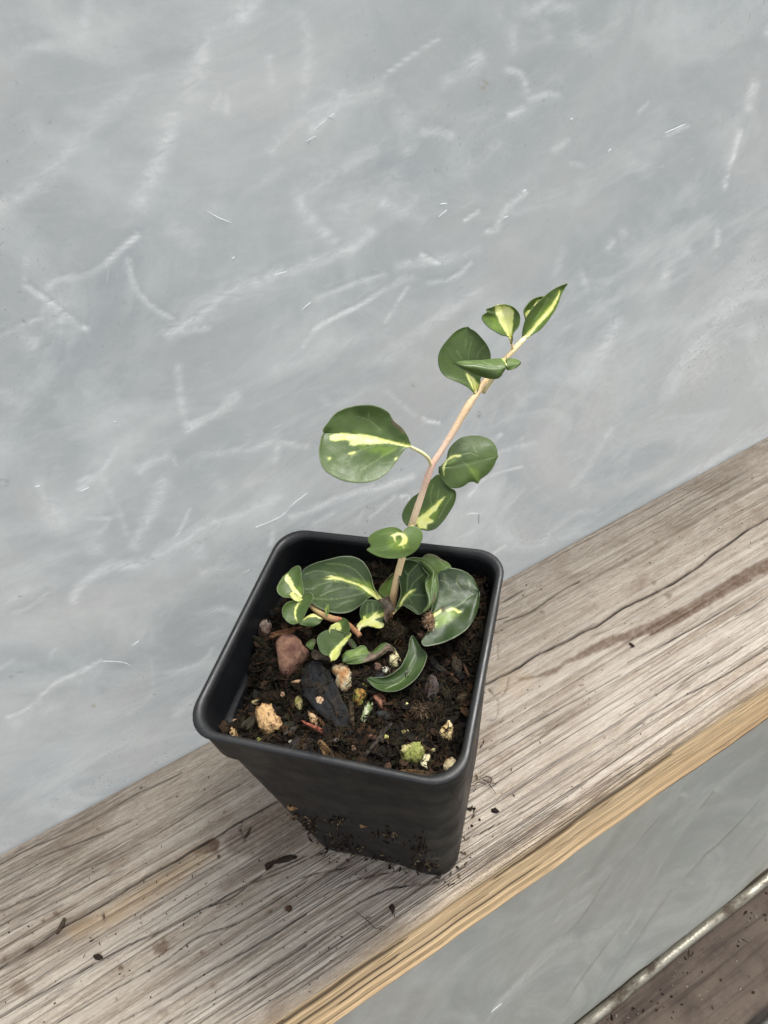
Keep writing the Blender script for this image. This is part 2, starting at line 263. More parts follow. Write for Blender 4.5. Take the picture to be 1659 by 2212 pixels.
# ------------------------------------------------------------------ plastic sheet wall
YB, YF, BT, ZH = .0520, -.0367, .0365, .0890
FY = .0528
ZR = -.34                                    # level of the clamp rod at the foot of the sheet
ra, rb = hitz(1245, 2212, ZR), hitz(1659, 1885, ZR); YR = (ra[1]+rb[1])/2
def film():
    xs = np.linspace(-.19, .40, 880)
    # profile of the sheet from above the picture down behind the shelf and out to the rod
    prof = [(FY, z) for z in np.linspace(.30, -.012, 500)]
    prof += [(FY+(YR-FY)*t**1.3, -.012+(ZR+.012)*t) for t in np.linspace(0, 1, 260)[1:]]
    prof = np.array(prof); nx, ns = len(xs), len(prof)
    X, S = np.meshgrid(xs, np.arange(ns), indexing='ij'); Y = prof[:, 0][S]; Z = prof[:, 1][S]
    sarc = np.r_[0, np.cumsum(np.linalg.norm(np.diff(prof, axis=0), axis=1))][S]
    V0 = np.stack([X, Y, Z], -1).reshape(-1, 3); Q = proj(V0)
    m = np.zeros((len(V0), 4)); cr = np.zeros(len(V0)); rid = np.zeros(len(V0))
    def wisp(c, pts, wd, s, ridge=1.): 
        P = smooth(T(c, pts), 5*len(pts)); k = line_mask(Q, P, tw(c, wd)*(.75+.6*RNG.random())+.6); n = fbm(Q[:, 0]/9, Q[:, 1]/9, 3, 5); 
        n2 = fbm((Q[:, 0]*.82-Q[:, 1]*.57)/60, (Q[:, 0]*.57+Q[:, 1]*.82)/14, 3, 55); kk = k*s*np.clip(.2+1.6*n2, 0, 1.3); m[:, 0] = np.maximum(m[:, 0], kk*.95); rid[:] = np.maximum(rid, k*s*ridge*min(1, 12/wd*1.0+.25))
    W_ = dict(
     M=[([(1090,20),(1000,110),(900,170),(870,250),(830,380)],45,.4),([(900,170),(860,190)],60,.25),([(750,500),(720,620),(670,760),(610,870)],30,.5),([(600,1020),(520,1090),(460,1150)],12,.6),
        ([(120,1110),(110,1230)],8,.3),([(115,1240),(230,1320),(380,1430)],8,.7),([(560,1130),(580,1220),(640,1310),(760,1390)],12,.5),([(730,1445),(900,1340),(1000,1260),(1200,1180),(1400,1110),(1520,1060),(1600,990)],18,.5),
        ([(820,1390),(1000,1270),(1150,1210)],42,.32),([(730,1450),(900,1415)],14,.4),([(1659,1240),(1560,1310),(1400,1390),(1340,1440),(1310,1500)],8,.7),([(260,1370),(262,1372)],75,.4),([(130,1480),(150,1500)],55,.3),
        ([(1290,830),(1310,900),(1360,960),(1440,1030)],26,.35),([(1659,600),(1500,720),(1340,800)],45,.25),([(1490,400),(1420,500),(1350,560)],16,.4),([(1480,420),(1250,560),(1180,640)],22,.25),([(1659,370),(1480,430)],24,.25),
        ([(260,720),(130,820),(0,900)],38,.3),([(580,390),(440,480),(340,600),(260,720)],30,.25),([(990,420),(985,480)],14,.4),([(965,400),(925,470)],8,.3),([(1170,250),(1180,350)],14,.3),([(1310,60),(1330,200),(1320,400)],30,.22),
        ([(210,1250),(260,1210),(380,1190),(460,1150)],14,.35),([(0,1460),(110,1410),(190,1380)],8,.35),([(1659,1180),(1500,1230),(1370,1280)],10,.4),([(780,1010),(850,1060)],40,.2),([(1659,850),(1560,840),(1440,920)],34,.25),
        ([(1080,1240),(1190,1180)],10,.3),([(1150,780),(1230,720)],10,.3),([(1659,1440),(1400,1500),(1200,1590)],40,.2),([(80,230),(200,190)],36,.28),([(380,20),(370,130)],30,.25),([(150,520),(170,550)],30,.22)],
     N=[([(0,330),(100,250),(240,160)],7,.5),([(820,30),(720,20),(620,40)],32,.4),([(500,60),(510,30)],20,.3),([(410,250),(330,310),(270,340)],24,.4),([(530,295),(590,320),(615,390)],18,.4),([(620,420),(700,400),(750,405)],14,.45),
        ([(1590,360),(1560,450)],18,.6),([(1530,560),(1510,640),(1480,740),(1470,800)],11,.6),([(1210,575),(1300,535)],5,.7),([(540,490),(590,465)],14,.5),([(170,565),(230,560),(285,580)],14,.5),([(600,825),(520,890),(480,980),(440,990)],15,.5),
        ([(0,870),(80,910),(150,950)],30,.35),([(80,490),(100,640)],40,.28),([(40,800),(90,870)],50,.25),([(400,905),(340,945)],6,.6),([(160,1100),(230,1130)],9,.8),([(60,1140),(300,1105),(400,1070)],26,.35),([(370,1130),(300,1190),(190,1215)],9,.55),
        ([(0,1240),(110,1190)],14,.5),([(100,1230),(0,1390)],7,.5),([(400,1250),(120,1460),(0,1540)],24,.3),([(1659,1180),(1500,1340),(1320,1580)],70,.35),([(1000,1380),(930,1520)],22,.35),([(850,1180),(865,1240)],12,.35),
        ([(1310,1080),(1240,1120),(1200,1220)],20,.35),([(1445,1000),(1440,1050)],12,.5),([(1020,985),(1025,1000)],16,.4),([(960,1060),(975,1040)],18,.35),([(730,640),(780,600)],14,.3),([(800,700),(850,705)],10,.35),([(1130,440),(1090,480)],6,.4),
        ([(1050,690),(1120,720)],40,.22),([(480,620),(400,680),(300,740)],20,.22),([(700,100),(710,170)],26,.25),([(850,150),(860,170)],26,.3),([(550,110),(560,200)],20,.25),([(1659,90),(1640,140)],18,.4),([(760,1080),(720,1200)],14,.22)],
     O=[([(970,0),(985,200),(1015,320)],24,.35),([(1015,325),(1100,270),(1280,150)],20,.6),([(640,430),(590,500),(550,560),(430,620)],9,.5),([(550,570),(430,660)],7,.5),([(900,470),(830,500),(760,550)],24,.35),([(940,470),(950,520)],12,.35),
        ([(1500,320),(1480,390),(1350,430),(1100,460)],26,.3),([(1510,430),(1490,500)],13,.4),([(1659,420),(1550,400),(1480,390)],18,.3),([(890,620),(850,700),(790,820),(730,950)],40,.42),([(560,600),(650,780),(690,900)],12,.25),([(480,815),(600,820),(530,900)],7,.4),
        ([(1030,760),(970,880),(930,950)],7,.6),([(1510,690),(1300,800),(1110,850),(1000,920),(900,980),(830,1020),(750,1060),(620,1070),(520,1120),(420,1190),(400,1260)],26,.45),([(1120,840),(1060,870),(1000,920)],14,.4),
        ([(1400,720),(1180,860),(900,1010)],14,.25),([(200,640),(330,840)],65,.3),([(520,950),(525,955)],48,.3),([(1080,1000),(1085,1010)],40,.3),([(1200,650),(1210,655)],40,.25),([(265,1215),(170,1285),(60,1330)],8,.45),([(540,1580),(440,1640),(300,1700),(150,1830),(40,1880)],8,.5),
        ([(1150,1515),(1080,1590),(900,1640)],11,.35),([(1480,860),(1470,960)],12,.4),([(820,1580),(830,1720)],10,.2),([(1280,1060),(1100,1110)],22,.25),([(1080,1330),(1180,1300),(1290,1320)],14,.35),([(1340,640),(1500,560)],20,.2),
        ([(0,1300),(150,1200)],14,.2),([(850,1720),(800,1780),(700,1860)],14,.2),([(950,1860),(1030,1800)],20,.25),([(0,1620),(70,1580)],12,.3),([(270,1580),(300,1520)],10,.25),([(230,1860),(330,1810)],14,.3),([(60,1920),(160,1870)],20,.2),([(0,150),(110,200),(90,270)],40,.22)],
     F=[([(860,650),(760,690),(600,740),(400,800),(250,860),(0,960)],18,.5),([(850,830),(825,785),(780,795)],8,.6),([(1655,590),(1400,660),(1270,800)],9,.5),([(1260,930),(1350,930)],7,.5),([(1310,1050),(1150,1120)],9,.45),
        ([(740,790),(560,960)],10,.35),([(290,930),(160,1000)],16,.35),([(520,900),(470,1010)],10,.3),([(1540,1160),(1440,1230)],10,.35),([(1500,350),(1430,390)],10,.4),([(700,60),(820,170),(880,210)],22,.25),([(230,110),(260,130)],24,.3),([(940,235),(970,250),(1050,265)],10,.7),([(1655,380),(1560,470)],10,.3)],
     K=[([(0,180),(140,120),(400,60)],9,.35),([(440,620),(480,560),(620,450),(740,440)],18,.25),([(820,0),(700,180),(600,320)],22,.22),([(1659,0),(1450,120),(1280,240)],50,.25)],
     P=[([(0,740),(120,640),(300,520)],16,.35),([(560,800),(700,640)],10,.4),([(150,520),(330,380),(420,300)],22,.3),([(1100,300),(1250,130)],20,.3),([(300,800),(380,660)],40,.2),([(640,880),(760,800)],30,.15),([(1050,420),(1200,380)],12,.25)],
     R=[([(700,740),(900,560),(1000,480)],18,.4),([(1050,480),(1180,400)],14,.3),([(720,720),(800,640)],9,.5),([(500,640),(640,560)],20,.25),([(1000,330),(1040,250)],20,.2)])
    for c, L in W_.items():
        for pts, wd, s in L: wisp(c, pts, wd, s)
    for pts, wd, s in [([(490,0),(250,340),(0,680)],9,.7),([(780,0),(450,380),(230,720),(0,950)],11,.8),([(1090,0),(780,420),(480,800),(0,1400)],11,.8),([(1350,0),(1150,250),(950,500)],10,.7),([(1610,20),(1400,290)],9,.5),([(1659,240),(1400,560),(1290,700)],24,.3),([(750,760),(400,1250)],12,.35)]:  # sheet folds: bent in shape, their shade also painted as dark lines
        P = smooth(T('P', pts), 30); P[0] += (P[0]-P[1])/np.linalg.norm(P[0]-P[1])*90; tp_ = np.clip(np.linalg.norm(Q-P[-1], axis=1)/110, 0, 1)*np.clip(.55+1.0*fbm(Q[:, 0]/50, Q[:, 1]/50, 2, 66), 0, 1); P = P+np.stack([5*(fbm(P[:, 0]/30, P[:, 1]/30, 2, 68)-.5), 0*P[:, 0]], 1); k = line_mask(Q, P, tw('P', wd)*.85)*tp_; cr[:] = np.maximum(cr, k*s*.35+line_mask(Q, P+np.array([5., 3.]), tw('P', wd)*3)*tp_*s*.8); m[:, 1] = np.maximum(m[:, 1], k*s*1.1*(.4+fbm(Q[:, 0]/12, Q[:, 1]/12, 3, 8)))
    for c, x, y, r_ in [('M',368,293,5),('M',138,270,4),('O',833,1027,7),('O',1522,196,4),('O',107,1237,5),('O',107,1645,9),('O',65,1666,9),('N',1186,595,6),('N',885,240,4),('F',880,8,14),('O',1030,1818,8),('F',1330,215,14),('F',1335,190,9),('O',833,1758,5),('O',20,628,26),('K',650,330,4)]:
        p = T(c, [(x, y)])[0]; m[:, 1] = np.maximum(m[:, 1], np.exp(-(np.linalg.norm((Q-p)*np.array([1, 1.6]), axis=1)/max(1.3, tw(c, r_)))**2)*.8*(fbm(Q[:, 0]/3, Q[:, 1]/3, 2, 4) > .42))
    p = T('N', [(430, 365)])[0]; m[:, 2] = np.exp(-(np.linalg.norm(Q-p, axis=1)/9)**2)*(fbm(Q[:, 0]/3, Q[:, 1]/3, 2, 9) > .5)*.9
    p = T('O', [(505, 1820)])[0]; m[:, 2] = np.maximum(m[:, 2], np.exp(-(np.linalg.norm(Q-p, axis=1)/4)**2)*.8)
    Xf, Sf = X.ravel(), sarc.ravel(); ca, sa = math.cos(.75), math.sin(.75); U = Xf*ca-Sf*sa; Vv = Xf*sa+Sf*ca
    h = .0045*(fbm(Xf*7, Sf*7, 2, 11)-.5)+.0030*(fbm(U*9, Vv*24, 3, 21)-.5)+.0003*(fbm(U*60, Vv*120, 4, 31)-.5)
    low = np.clip((-.03-Z.ravel())/.08, 0, 1); m[:, 2] = np.maximum(m[:, 2], low*.42*(.5+fbm(Xf*10, Sf*10, 2, 88)))
    h = h+rid*.0003-cr*.0040+low*.014*(fbm(U*5, Vv*26, 3, 41)-.5)
    h = h*np.where(Z.ravel() > -.05, np.clip((np.abs(Z.ravel()+.01)-.012)/.07, .02, 1), 1); h = h*np.clip((ns-1-S.ravel())/14, 0, 1)
    tn = np.gradient(prof, axis=0); nrm = np.stack([tn[:, 1], -tn[:, 0]], 1); nrm /= np.linalg.norm(nrm, axis=1)[:, None]   # towards the camera side
    N_ = nrm[S.ravel()]; V = V0.copy(); V[:, 1] += N_[:, 0]*h; V[:, 2] += N_[:, 1]*h
    me = mesh('plastic_sheet', V, grid_faces(nx, ns)); attr(me, 'mask', np.clip(m, 0, 1)); o = link('plastic_sheet', me, MF)
    tag(o, 'cloudy translucent greenhouse plastic sheet with milky creases behind the plank', 'plastic sheet'); 
    # sharp raised creases that catch the light
    VV, FF = [], []
    for c, pts, wd in [('M',[(890,910),(940,940),(1002,963)],7),('M',[(1000,1125),(1012,1108)],7),('M',[(1185,1188),(1238,1172)],4),('M',[(470,1160),(458,1235)],5),('M',[(1340,1305),(1302,1340)],4),('M',[(1325,610),(1350,595),(1365,588)],5),('M',[(1340,595),(1332,622)],4),('M',[(1355,560),(1410,515),(1440,490)],3),('M',[(1410,500),(1445,520)],3),
        ('N',[(595,835),(612,818)],6),('N',[(515,942),(535,932)],5),('N',[(240,882),(270,878)],4),('N',[(235,937),(270,906)],4),('N',[(1212,574),(1300,536)],3),('N',[(803,522),(812,510)],5),('N',[(965,658),(978,642)],4),('O',[(1659,670),(1600,715),(1560,755),(1530,790),(1460,825),(1380,855)],6),
        ('O',[(555,1578),(620,1580),(680,1590),(740,1630),(775,1670)],4),('O',[(615,283),(628,292)],7),('O',[(300,1522),(295,1550)],4),('O',[(1345,1083),(1312,1110)],4),('O',[(430,662),(480,640)],3),('O',[(750,1468),(715,1494)],3),('F',[(1346,930),(1345,1003)],8),('F',[(1270,930),(1346,930)],5),('O',[(190,636),(216,630)],4),('R',[(700,740),(760,690)],3)]:
        P = smooth(T(c, pts), 12)
        for (a, b) in zip(P[:-1], P[1:]):
            pass
        d = np.gradient(P, axis=0); nn = np.stack([-d[:, 1], d[:, 0]], 1); nn /= np.linalg.norm(nn, axis=1)[:, None]; hw = tw(c, wd)/2*np.sin(np.linspace(.25, math.pi-.25, len(P)))[:, None]
        # nearest sheet vertex gives the depth
        L_, R_, Cn = [], [], []
        for pt, off in zip(P, nn*hw):
            k = np.argmin(((Q-pt)**2).sum(1)); P0 = V[k]; n0 = np.array([0, N_[k][0], N_[k][1]]); P0 = P0+n0*.0003
            L_.append(hit(*(pt-off), P0, n0)); R_.append(hit(*(pt+off), P0, n0)); Cn.append(hit(*pt, P0, n0)+n0*.0004)
        b0 = len(VV); 
        for l_, c_, r_ in zip(L_, Cn, R_): VV += [l_, c_, r_]
        for i in range(len(P)-1): q = b0+3*i; FF += [(q, q+3, q+4, q+1), (q+1, q+4, q+5, q+2)]
    cl = link('crease', mesh('crease', VV, FF), MWHITE, o); cl['kind'] = 'stuff'
film()
# ------------------------------------------------------------------ plank (the shelf)
def plank():
    root = empty('wooden_plank', (0, (YB+YF)/2, -BT/2)); tag(root, 'weathered grey wooden plank with an orange cut edge under the plant pot', 'plank')
    x0, x1 = -.20, .42; nx, ny = 900, 300; xs = np.linspace(x0, x1, nx); ys = np.linspace(YF, YB, ny); X, Y = np.meshgrid(xs, ys, indexing='ij')
    V0 = np.stack([X, Y, 0*X], -1).reshape(-1, 3); Q = proj(V0); x, y = V0[:, 0], V0[:, 1]; t = (y-YF)/(YB-YF)
    # grain lines wander a little along the plank
    yw = y+.0014*(fbm(x*7, y*14, 2, 3)-.5)*2+.0003*(fbm(x*60, y*90, 2, 6)-.5); 
    rows = fbm(np.full_like(yw, 3.3)+x*1.6, yw*520, 2, 51); rows2 = fbm(np.full_like(yw, 7.3)+x*3.5, yw*1100, 2, 57)
    amp = np.clip(1.25-1.5*np.abs(t-.32), .12, 1)*(.5+fbm(x*14, yw*60, 2, 71))
    rows_ = np.clip((rows-.5)*2+.35, -1, .45)
    ridge = .00125*amp*rows_+.00030*(rows2-.5)*2*(.35+amp)
    m = np.zeros((len(x), 4)); m[:, 3] = np.clip(.60+.75*amp*rows_+.55*(rows2-.5)*(.4+amp), 0, 1)
    cr = np.zeros(len(x))
    C_ = [('K',[(0,1440),(165,1360),(300,1290),(420,1215),(560,1150),(700,1075),(740,1060),(860,975),(1000,905),(1130,840),(1210,790),(1290,735),(1340,690),(1410,640),(1480,590),(1545,545),(1659,478)],3.2,1),('K',[(230,1040),(360,990),(470,920),(560,860),(640,820)],2.4,.7),('K',[(230,930),(330,870)],2,.6),
          ('K',[(1659,830),(1500,930),(1300,1050),(1100,1160),(900,1260)],2.4,.6),('K',[(860,1330),(640,1450),(400,1580),(150,1730)],2.5,.6),('K',[(1659,900),(1560,970),(1480,1010)],2,.5),('K',[(1659,1180),(1400,1340),(1100,1500),(800,1700),(500,1890)],2.2,.55),('K',[(500,1180),(620,1110),(720,1050)],2,.4),('K',[(700,1120),(850,1060),(1000,970)],1.8,.3),
          ('L',[(0,1080),(130,1000),(200,960),(300,890),(400,830),(520,765),(640,690),(760,615),(840,565),(960,500),(1060,435),(1170,375),(1250,320),(1310,285),(1400,235),(1500,180)],4,.9),('L',[(0,520),(150,440),(380,340),(620,210),(760,130),(980,30)],2.5,.6),('L',[(0,600),(250,470),(460,390),(700,290)],2.2,.5),
          ('L',[(0,770),(250,660),(420,560),(620,480),(900,330),(1100,200),(1300,90)],2.4,.55),('L',[(0,910),(180,820),(340,740)],2.2,.5),('L',[(400,690),(520,610),(650,560)],2,.4),('L',[(0,1350),(240,1210),(480,1080),(700,960),(940,850),(1100,760),(1250,700),(1400,590),(1659,470)],2.8,.7),
          ('L',[(300,1382),(600,1210),(900,1040),(1060,920),(1300,830),(1659,610)],2.8,.75),('L',[(640,1382),(900,1240),(1150,1090),(1350,980),(1659,790)],2.6,.7),('L',[(900,1382),(1200,1230),(1500,1060),(1659,960)],2.4,.55),('L',[(1310,290),(1300,340),(1320,400)],3,.5),('L',[(540,750),(560,800),(580,860)],3,.7),('L',[(1180,460),(1190,540)],2,.4),
          ('S',[(0,1050),(300,880),(500,800),(690,700)],2.2,.6),('S',[(200,1056),(560,850),(800,790)],2.2,.5),('S',[(470,1056),(800,870),(1100,790),(1400,650),(1659,520)],2.2,.5),('S',[(700,1056),(1000,900),(1250,860),(1500,700),(1659,600)],2.2,.6),('K',[(200,1160),(200,1240)],2,.3),('K',[(130,1480),(230,1430),(260,1340)],2,.35),('K',[(150,1400),(200,1470),(190,1560),(140,1570)],2,.35)]
    for c, pts, wd, s in C_:
        P = T(c, pts)
        if P[0, 0] < 12 or P[0, 0] > 1648: P = np.vstack([P[0]+(P[0]-P[1])/np.linalg.norm(P[0]-P[1])*260, P])
        if P[-1, 0] < 12 or P[-1, 0] > 1648: P = np.vstack([P, P[-1]+(P[-1]-P[-2])/np.linalg.norm(P[-1]-P[-2])*260])
        P = smooth(P, 80); P = P+np.stack([0*P[:, 0], (3.2 if s > .85 else 1.0)*(fbm(P[:, 0]/11, P[:, 1]/11, 3, 5)-.5)], 1); k = line_mask(Q, P, 1.75 if s > .85 else 1.15)*min(1, s*1.25)*(.35+.9*fbm(Q[:, 0]/22, Q[:, 1]/22, 2, 15)); cr = np.maximum(cr, k); m[:, 1] = np.maximum(m[:, 1], line_mask(Q, P, 5.5)*s*(.45 if s > .85 else .12))
    m[:, 0] = np.clip(cr*1.25, 0, 1); ridge -= .0012*np.clip(cr, 0, 1)
    nz = fbm(x*900, y*900, 3, 81)
    def stain(c, pts, s, soft=5, ch=1):
        k = poly_mask(Q+6*(np.stack([fbm(Q[:, 0]/10, Q[:, 1]/10, 3, 91), fbm(Q[:, 0]/10, Q[:, 1]/10, 3, 95)], 1)-.5), T(c, pts), soft)*s*(.6+.8*nz); m[:, ch] = np.maximum(m[:, ch], np.clip(k, 0, 1))
    stain('K', [(1900,540),(1659,690),(1560,740),(1450,800),(1330,880),(1220,950),(1100,1000),(1000,1050),(880,1100),(780,1130),(700,1170),(600,1230),(500,1290),(400,1330),(300,1340),(330,1360),(430,1340),(520,1310),(560,1265),(650,1240),(750,1200),(870,1150),(960,1120),(1050,1105),(1150,1060),(1330,960),(1500,860),(1659,770),(1900,630)], .8, 3)
    stain('K', [(1900,570),(1659,720),(1450,850),(1250,960),(1050,1060),(1150,1040),(1330,950),(1500,850),(1659,765),(1900,625)], 1., 5)
    stain('K', [(200,1300),(330,1290),(400,1360),(330,1440),(200,1430)], .35, 8, 2)
    stain('L', [(1060,430),(1150,372),(1190,400),(1175,450),(1100,470),(1040,465)], .95, 2.5); stain('L', [(1170,650),(1250,590),(1400,500),(1550,430),(1500,500),(1350,580),(1220,660)], .5, 5)
    stain('L', [(1300,300),(1500,190),(1659,200),(1659,430),(1450,480),(1250,470),(1190,380)], .55, 9); stain('L', [(350,860),(520,780),(850,580),(1050,450),(1180,470),(1050,560),(850,700),(700,800),(560,870),(400,930)], .7, 12, 2)
    stain('L', [(0,1040),(200,950),(480,790),(520,840),(300,960),(0,1100)], .5, 8); stain('S', [(430,480),(600,400),(760,560),(720,700),(560,650)], .5, 12)
    stain('S', [(620,690),(760,760),(1040,830),(1240,860),(1330,800),(1180,900),(900,860),(640,760)], .38, 10); stain('S', [(1340,700),(1420,500),(1440,560),(1380,760)], .3, 10)
    for c, cx, cy, r_, s in [('L',880,970,50,.85),('L',305,790,18,.9),('L',160,980,34,.8),('L',110,1190,55,.55),('L',235,825,12,.9),('L',535,1020,22,.9),('L',655,1080,14,.9),('L',1560,765,22,.9),('L',1460,775,12,.8),('L',1150,1180,26,.6),('L',25,1030,12,.9),('L',1090,995,12,.7),('L',530,330,11,.7),('L',820,900,24,.3),('L',1430,1180,14,.6),('L',880,1320,26,.4),
                             ('K',790,1165,14,.9),('K',1040,830,16,.6),('K',1120,900,22,.6),('K',1055,1435,9,.7),('K',655,1380,8,.7),('K',985,1590,10,.7),('K',775,1665,12,.5),('K',450,1128,7,.8),('K',790,540,6,.8),('K',1040,555,6,.7),('K',1575,258,9,.7),('K',440,990,14,.5),('K',890,700,9,.5),('K',1055,600,14,.5),('S',200,520,9,.8),('S',335,395,7,.8),('S',690,940,7,.7)]:
        p = T(c, [(cx, cy)])[0]; d = np.linalg.norm((Q-p)*np.array([1, 1.25]), axis=1)/tw(c, r_); m[:, 1] = np.maximum(m[:, 1], np.clip((1.25-d)*1.6+(nz-.5)*1.6, 0, 1)*s)
    z = ridge+.0006*(fbm(x*30, y*30, 2, 61)-.5)
    # worn front arris
    e = (y-YF); fall = np.clip(1-e/.0028, 0, 1); z = z-.0013*fall**2*(.4+1.2*fbm(x*40, y*3, 2, 77)); m[:, 2] = np.maximum(m[:, 2], fall*.5)
    V = V0.copy(); V[:, 2] = z
    ed = np.zeros(len(x)); V[:, 1] += np.where(y > YB-.0005, .0006*(fbm(x*30, y, 2, 5)-.5), 0); front = np.where(y < YF+.00001, .0007*(fbm(x*55, y*0, 3, 15)-.5), 0); V[:, 1] += front
    me = mesh('weathered_top', V, grid_faces(nx, ny)); attr(me, 'mask', np.clip(m, 0, 1)); o = link('weathered_top', me, MBT, root); o.matrix_parent_inverse = root.matrix_world.inverted(); o.location = (0, 0, 0)
    # front cut face, its grain torn into long steps
    nz_ = 110; zz = np.linspace(0, -BT, nz_); top = V.reshape(nx, ny, 3)[:, 0]
    X2, Zi = np.meshgrid(np.arange(nx), np.arange(nz_), indexing='ij'); s = Zi/(nz_-1); X3 = xs[X2]
    zw = zz[Zi]+.002*(fbm(X3*10, zz[Zi]*20, 2, 13)-.5)
    r1 = fbm(X3*2.0+5, zw*330, 2, 16); r2 = fbm(X3*5.0+5, zw*900, 2, 26); lowx = fbm(X3*16, zw*130, 2, 36); hh = (.0013*(r1-.5)+.0006*(r2-.5))*np.clip(Zi/3, 0, 1); crk = np.clip((.36-r1)*8*(lowx > .42)+(.30-r2)*5*(lowx < .6), 0, 1)*np.clip(Zi/2, 0, 1)
    Y3 = top[X2, 1]+hh*-1-.0009*s; Z3 = top[X2, 2]*(1-s)+(-BT+.0008*(fbm(X3*40, X3*0, 2, 19)-.5))*s
    Y3[:, 0] = top[:, 1]
    # one long split just under the arris
    sp = np.clip(1-np.abs(zz[Zi]+.0035+.004*(fbm(X3*14, X3*0+1, 3, 29)-.5))/.0009, 0, 1)*(fbm(X3*9, X3*0+2, 2, 39) > .40)*1.6; sp = np.clip(sp, 0, 1); Y3 = Y3+.0016*sp; crk = np.maximum(crk, sp)
    me2 = mesh('cut_edge', np.stack([X3, Y3, Z3], -1).reshape(-1, 3), grid_faces(nx, nz_, flip=True)); mm = np.zeros((nx*nz_, 4)); mm[:, 0] = crk.ravel()*.8
    mm[:, 1] = (np.clip(1-s*11+(fbm(X3*18, zw*60, 2, 49)-.5)*2.4, 0, 1)).ravel()*.85; attr(me2, 'mask', mm); o2 = link('cut_edge', me2, MBF, root); o2.matrix_parent_inverse = root.matrix_world.inverted()
    # underside, back and ends close the plank
    b = [(x0, YF+.0004, -BT), (x1, YF+.0004, -BT), (x1, YB, -BT), (x0, YB, -BT), (x0, YF+.0004, -.0012), (x1, YF+.0004, -.0012), (x1, YB, -.0012), (x0, YB, -.0012)]
    me3 = mesh('underside', b, [(0, 3, 2, 1), (2, 3, 7, 6), (1, 2, 6, 5), (0, 4, 7, 3)], False); attr(me3, 'mask', np.tile([0, 0, 0, .6], (8, 1))); o3 = link('underside', me3, MBT, root); o3.matrix_parent_inverse = root.matrix_world.inverted()
    return V.reshape(nx, ny, 3)
TOPV = plank()
bpy.context.view_layer.update()
